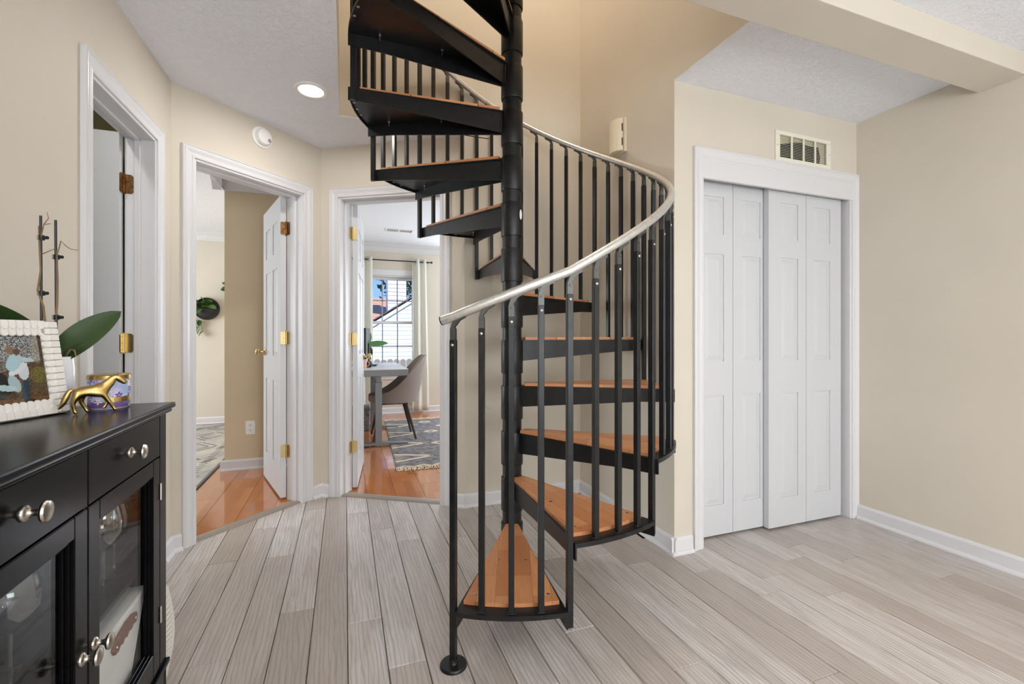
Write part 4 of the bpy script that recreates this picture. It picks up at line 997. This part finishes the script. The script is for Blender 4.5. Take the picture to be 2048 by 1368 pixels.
MB().add(vs, fs).build('backrest', 'fabric', ch, True)
se = MB(); pr = [(-.03-.235*math.cos(rad(-180+k*10))*(1.12 if math.cos(rad(-180+k*10)) < 0 else 1), -.228*math.sin(rad(-180+k*10))) for k in range(36)]
se.prism(pr[::-1], .40, .485); se.build('seat', 'fabric', ch, bevel=.02, seg=3)
MB().box(-.17, .16, -.16, .16, .375, .3995).build('seat_frame', 'walnut', ch, bevel=.004)
for sx_, sy_ in ((1, 1), (1, -1), (-1, 1), (-1, -1)):
    MB().tube([(sx_*.13-.02, sy_*.13, .39), (sx_*.22-.03, sy_*.205, .0)], [.020, .011], 10).build('leg', 'walnut', ch, True)
# study rug
rg = empty('study_rug', (1.19, 5.03, .0012), rad(-2.0), 'charcoal woven rug with cream tufted diamonds in the study', 'rug')
RW_, RL = 1.50, 2.36
MB().box(-RW_/2, RW_/2, -RL/2+.06, RL/2-.06, 0, .008).build('weave', 'rugs', rg)
dm = MB()
for p_, q_ in (((-.075, 0), (0, .055)), ((0, .055), (.075, 0)), ((.075, 0), (0, -.055)), ((0, -.055), (-.075, 0))): stroke(p_, q_, .034, dm, .0078)
dmm = dm.mesh('diamond', 'tuft')
for r_ in range(7):
    for c_ in range(3): inst('diamond', dmm, rg, (-.16+.36*c_+(.18 if r_ % 2 else 0)-.1, -.90+.30*r_, 0))
for r_ in range(4):
    zz = MB(); yb = -.80+r_*.52
    for p_, q_ in (((-.74, -.13), (-.40, 0)), ((-.40, 0), (-.74, .13))): stroke(p_, q_, .036, zz, .0078)
    for k in range(6): stroke((-.74, -.09+k*.035), (-.70+.02*(k % 3), -.09+k*.035), .008, zz, .0078)
    o_ = zz.build('zigzag', 'tuft', rg, loc=(0, yb, 0))
for yb in (-RL/2+.05, RL/2-.08):
    zz = MB(); n = 10
    for k in range(n):
        xx = -RW_/2+RW_*k/n; stroke((xx, yb), (xx+RW_/n/2, yb+.05), .026, zz, .0078); stroke((xx+RW_/n/2, yb+.05), (xx+RW_/n, yb), .026, zz, .0078)
    zz.build('border_zigzag', 'tuft', rg)
for sg in (-1, 1):
    fr_ = MB(); rr = random.Random(8)
    for k in range(150):
        x = -RW_/2+RW_*(k+.5)/150; y_ = sg*(RL/2-.06); fr_.tube([(x, y_, .006), (x+rr.uniform(-.008, .008), y_+sg*.04, .006), (x+rr.uniform(-.014, .014), y_+sg*rr.uniform(.075, .10), .004)], .0045, 5)
    tag(fr_.build('fringe', 'tuft', rg, True), kind='stuff')
# things on and under the desk
DZ = .7892
o = empty('monitor', (.225, 5.36, DZ), rad(-97), 'black computer monitor seen edge-on on the desk', 'monitor')
MB().box(-.27, .27, -.014, .014, .085, .42).build('screen', 'blackp', o, bevel=.004)
mb = MB(); mb.box(-.025, .025, .012, .03, .01, .25); mb.build('stand', 'blackp', o, bevel=.003)
MB().box(-.11, .11, -.06, .11, 0, .010).build('base', 'blackp', o, bevel=.003)
o = empty('potted_plant', (.22, 5.78, DZ), 0, 'green leafed plant in a white pot at the back of the desk', 'potted plant')
MB().lathe([(.045, 0), (.055, .01), (.065, .11), (.060, .11), (.052, .02), (0, .02)], 26).build('pot', 'white', o, True)
MB().lathe([(0, .095), (.061, .095), (.061, .097), (0, .10)], 20).build('soil', 'walnut', o, True)
MB().tube([(0, 0, .095), (.015, -.005, .17), (.028, -.01, .245)], .006, 8).build('stem', 'leaf3', o, True)
place_leaf(o, leafmesh(.15, .085, .02, .1), (.028, -.01, .25), rad(30), rad(80), rad(80), 'leaf3')
place_leaf(o, leafmesh(.24, .085, .02, .12), (.03, -.01, .225), rad(-4), rad(8), rad(50), 'leaf3')
place_leaf(o, leafmesh(.15, .08, .05, .1), (.02, -.02, .21), rad(-70), rad(-30), rad(20), 'leaf')
place_leaf(o, leafmesh(.14, .08, .05, .1), (.01, .02, .16), rad(150), rad(50), rad(20), 'leaf')
o = empty('speaker', (.23, 5.08, DZ), 0, 'small round black speaker on the desk by the door', 'speaker')
MB().lathe([(.022, 0), (.036, .012), (.042, .034), (.036, .058), (.018, .068), (0, .069)], 24).build('body', 'blackp', o, True)
MB().lathe([(.024, 0), (.026, .003), (0, .003)], 24, TR(0, 0, -.0003)).build('base_ring', 'clay', o, True)
o = empty('pink_cup', (.17, 4.93, DZ), 0, 'pink cup near the front edge of the desk', 'cup')
MB().lathe([(.030, 0), (.034, .004), (.038, .085), (.0355, .085), (.031, .010), (0, .008)], 24).build('body', 'pink', o, True)
MB().tube([(.035, 0, .07), (.058, 0, .066), (.062, 0, .042), (.050, 0, .022), (.033, 0, .020)], .0045, 8).build('handle', 'pink', o, True)
o = empty('table_lamp', (.035, 5.45, DZ), 0, 'small lamp with a pink shade glimpsed through the hinge gap of the study door', 'lamp')
MB().lathe([(.05, 0), (.05, .012), (.018, .02), (.014, .10), (.012, .14)], 20).build('base', 'blackp', o, True)
MB().lathe([(.085, .14), (.055, .30), (.053, .30), (.083, .14)], 24, caps=False).build('shade', 'pink', o, True)
o = empty('storage_bin', (.12, 5.80, .0006), 0, 'patterned grey fabric storage bin under the desk', 'storage bin')
MB().box(-.15, .15, -.15, .15, 0, .26).build('body', 'rugs', o, bevel=.012)
MB().box(-.155, .155, -.155, .155, .235, .268).build('rim', 'rugline', o, bevel=.006)
MB().box(.148, .158, -.04, .04, .16, .18).build('handle', 'rugline', o, bevel=.003)
# utility room ceiling vent seen over door one
o = empty('utility_vent', (-1.36, 2.40, 2.62), 0, 'slatted white vent glimpsed over the open door on the left wall', 'air vent')
mb = MB(); mb.box(-.10, .10, -.20, -.18, -.006, 0).box(-.10, .10, .18, .20, -.006, 0).box(-.10, -.085, -.18, .18, -.006, 0).box(.085, .10, -.18, .18, -.006, 0); mb.build('frame', 'whitep', o)
MB().box(-.085, .085, -.18, .18, -.0012, -.0004).build('backing', 'dark', o)
for k in range(12): MB().box(-.083, .083, -.172+k*.03, -.160+k*.03, -.006, -.0012).build('slat', 'whitep', o)

# ------------------------------------------------------------------ outside the study window
MB().box(-12, 16, YF+.14, 40, -1.2, -1.0).build('ground', 'grass')['kind'] = 'structure'
HY = 13.0
hs_ = empty('neighbour_house', (.0, HY, -1.0), 0, 'white sided neighbouring house with tan shingled roof, seen through the study window', 'house')
MB().box(-6, 9, 1.2, 4.6, 0, 2.50).build('main_wall', 'siding', hs_)
# front gable wing with its rake rising to the right
gx, gz, sl_ = .35, 2.14, .66
wp = [(gx, 0), (7.6, 0), (7.6, 2.0), (4.2, gz+(4.2-gx)*sl_), (gx, gz)]
MB().prism(wp, -1.2, 0, TR(0, 0, 0) @ RX(pi/2)).build('gable_wall', 'siding', hs_)
lap = MB(); lap.add([(0, -.002, 0), (1, -.002, 0), (1, -.011, 0), (0, -.011, 0), (0, -.004, .118), (1, -.004, .118)], [(0, 1, 2, 3)[::-1], (3, 2, 5, 4)])
for k in range(34):
    z = .03+k*.118; xa_ = gx if z < gz else gx+(z-gz)/sl_+.1
    o_ = inst('siding_board', lap.mesh('siding_board', 'siding') if k == 0 else lapm, hs_, (xa_, 0, z)); o_.scale = (3.6-xa_ if z < gz else max(.2, 4.2-xa_), 1, 1)
    if k == 0: lapm = o_.data
rk = MB(); c_ = Vector((gx-.25, 0)); 
rk.prism([(gx-.3, gz-.19), (4.3, gz+(4.3-gx)*sl_-.03), (4.3, gz+(4.3-gx)*sl_+.14), (gx-.3, gz-.02)], 0, .06, TR(0, -.02, 0) @ RX(pi/2)); rk.build('rake_board', 'siding', hs_)
# wing roof (its left slope) and main roof, laid in shingle courses
def roof(name, A_, B_, C_, D_, nc):
    """A->B lower edge, D->C upper edge; nc stepped shingle courses"""
    A_, B_, C_, D_ = map(Vector, (A_, B_, C_, D_)); nrm = (B_-A_).cross(D_-A_).normalized()
    mb = MB(); mb.add([A_, B_, C_, D_]+[p_-nrm*.05 for p_ in (A_, B_, C_, D_)], [(0, 1, 2, 3), (7, 6, 5, 4), (0, 4, 5, 1), (1, 5, 6, 2), (2, 6, 7, 3), (3, 7, 4, 0)]); r_ = mb.build(name, 'shingle', hs_)
    for k in range(nc):
        t0, t1 = k/nc, (k+1)/nc; p0, p1 = A_.lerp(D_, t0), B_.lerp(C_, t0); p2, p3 = B_.lerp(C_, t1), A_.lerp(D_, t1)
        MB().add([p0+nrm*.022, p1+nrm*.022, p2+nrm*.002, p3+nrm*.002, p0, p1], [(0, 1, 2, 3), (4, 5, 1, 0)]).build('shingle_course', 'shingle', r_)
roof('wing_roof', (gx-.3, -.06+0, gz-.02), (gx-.3, 3.4, gz-.02), (4.3, 3.4, gz+(4.3-gx)*sl_+.14), (4.3, -.06, gz+(4.3-gx)*sl_+.14), 16) if False else None
wr = MB(); 
roof('wing_roof', (gx-.3, 4.0, gz-.02), (gx-.3, -.08, gz-.02), (4.3, -.08, gz+(4.3-gx)*sl_+.12), (4.3, 4.0, gz+(4.3-gx)*sl_+.12), 16)
roof('main_roof', (-6.2, .95, 2.44), (9.2, .95, 2.44), (9.2, 4.6, 3.52), (-6.2, 4.6, 3.52), 12)
cy = MB().box(1.275, 1.84, 2.0, 2.8, 1.8, 4.02).build('chimney', 'siding', hs_)
MB().box(1.235, 1.88, 1.94, 2.86, 4.02, 4.10).build('chimney_cap', 'siding', cy)
for k in range(15):
    z = 2.2+k*.122
    MB().add([(1.270, 1.985, z), (1.845, 1.985, z), (1.845, 1.998, z+.12), (1.270, 1.998, z+.12), (1.270, 2.0, z), (1.845, 2.0, z)], [(0, 1, 2, 3), (4, 5, 1, 0)]).build('siding_board', 'siding', cy)
o_ = MB().lathe([(.06, 0), (.06, .5), (.08, .5), (.08, .56), (0, .58)], 14, TR(.72, 2.2, 2.80)).build('vent_pipe', 'whitep', hs_, True)
fn_ = empty('picket_fence', (-2.4, 9.6, -1.0), 0, 'weathered wooden picket fence below the study window view', 'fence')
rr = random.Random(2)
pk = MB(); pk.prism([(0, 0), (.118, 0), (.118, 1.60), (.09, 1.64), (.028, 1.64), (0, 1.60)], 0, .018, RX(pi/2)); pkm = pk.mesh('picket', 'oldwood')
for k in range(52): o_ = inst('picket', pkm, fn_, (k*.128, 0, rr.uniform(-.015, .015))); o_.scale = (1, 1, 1+rr.uniform(-.008, .008))
for z in (.3, 1.3): MB().box(0, 6.65, .001, .04, z, z+.09).build('fence_rail', 'oldwood', fn_)
tr_ = empty('tree', (3.9, 22.5, -1.0), 0, 'leafy green tree behind the neighbouring chimney', 'tree')
MB().tube([(0, 0, 0), (.1, 0, 2.5), (0, .1, 5)], [.3, .22, .12], 10).build('trunk', 'walnut', tr_, True)
lf = MB(); rr = random.Random(6)
for k in range(3200):
    a, b_, r_ = rr.uniform(0, 2*pi), rr.uniform(-1, 1), 2.6*rr.random()**.4; s_ = math.sqrt(1-b_*b_)
    c_ = Vector((r_*s_*math.cos(a), r_*s_*math.sin(a), 5.3+1.3*r_*b_)); q = Matrix.Rotation(rr.uniform(0, 6), 3, Vector((rr.uniform(-1, 1), rr.uniform(-1, 1), rr.uniform(-1, 1))).normalized())
    z_ = .16; lf.add([c_+q @ Vector(p_) for p_ in ((-z_, 0, 0), (0, -z_*.45, .02), (z_, 0, 0), (0, z_*.45, .02))], [(0, 1, 2, 3)])
tag(lf.build('foliage', 'canopy', tr_), kind='stuff')
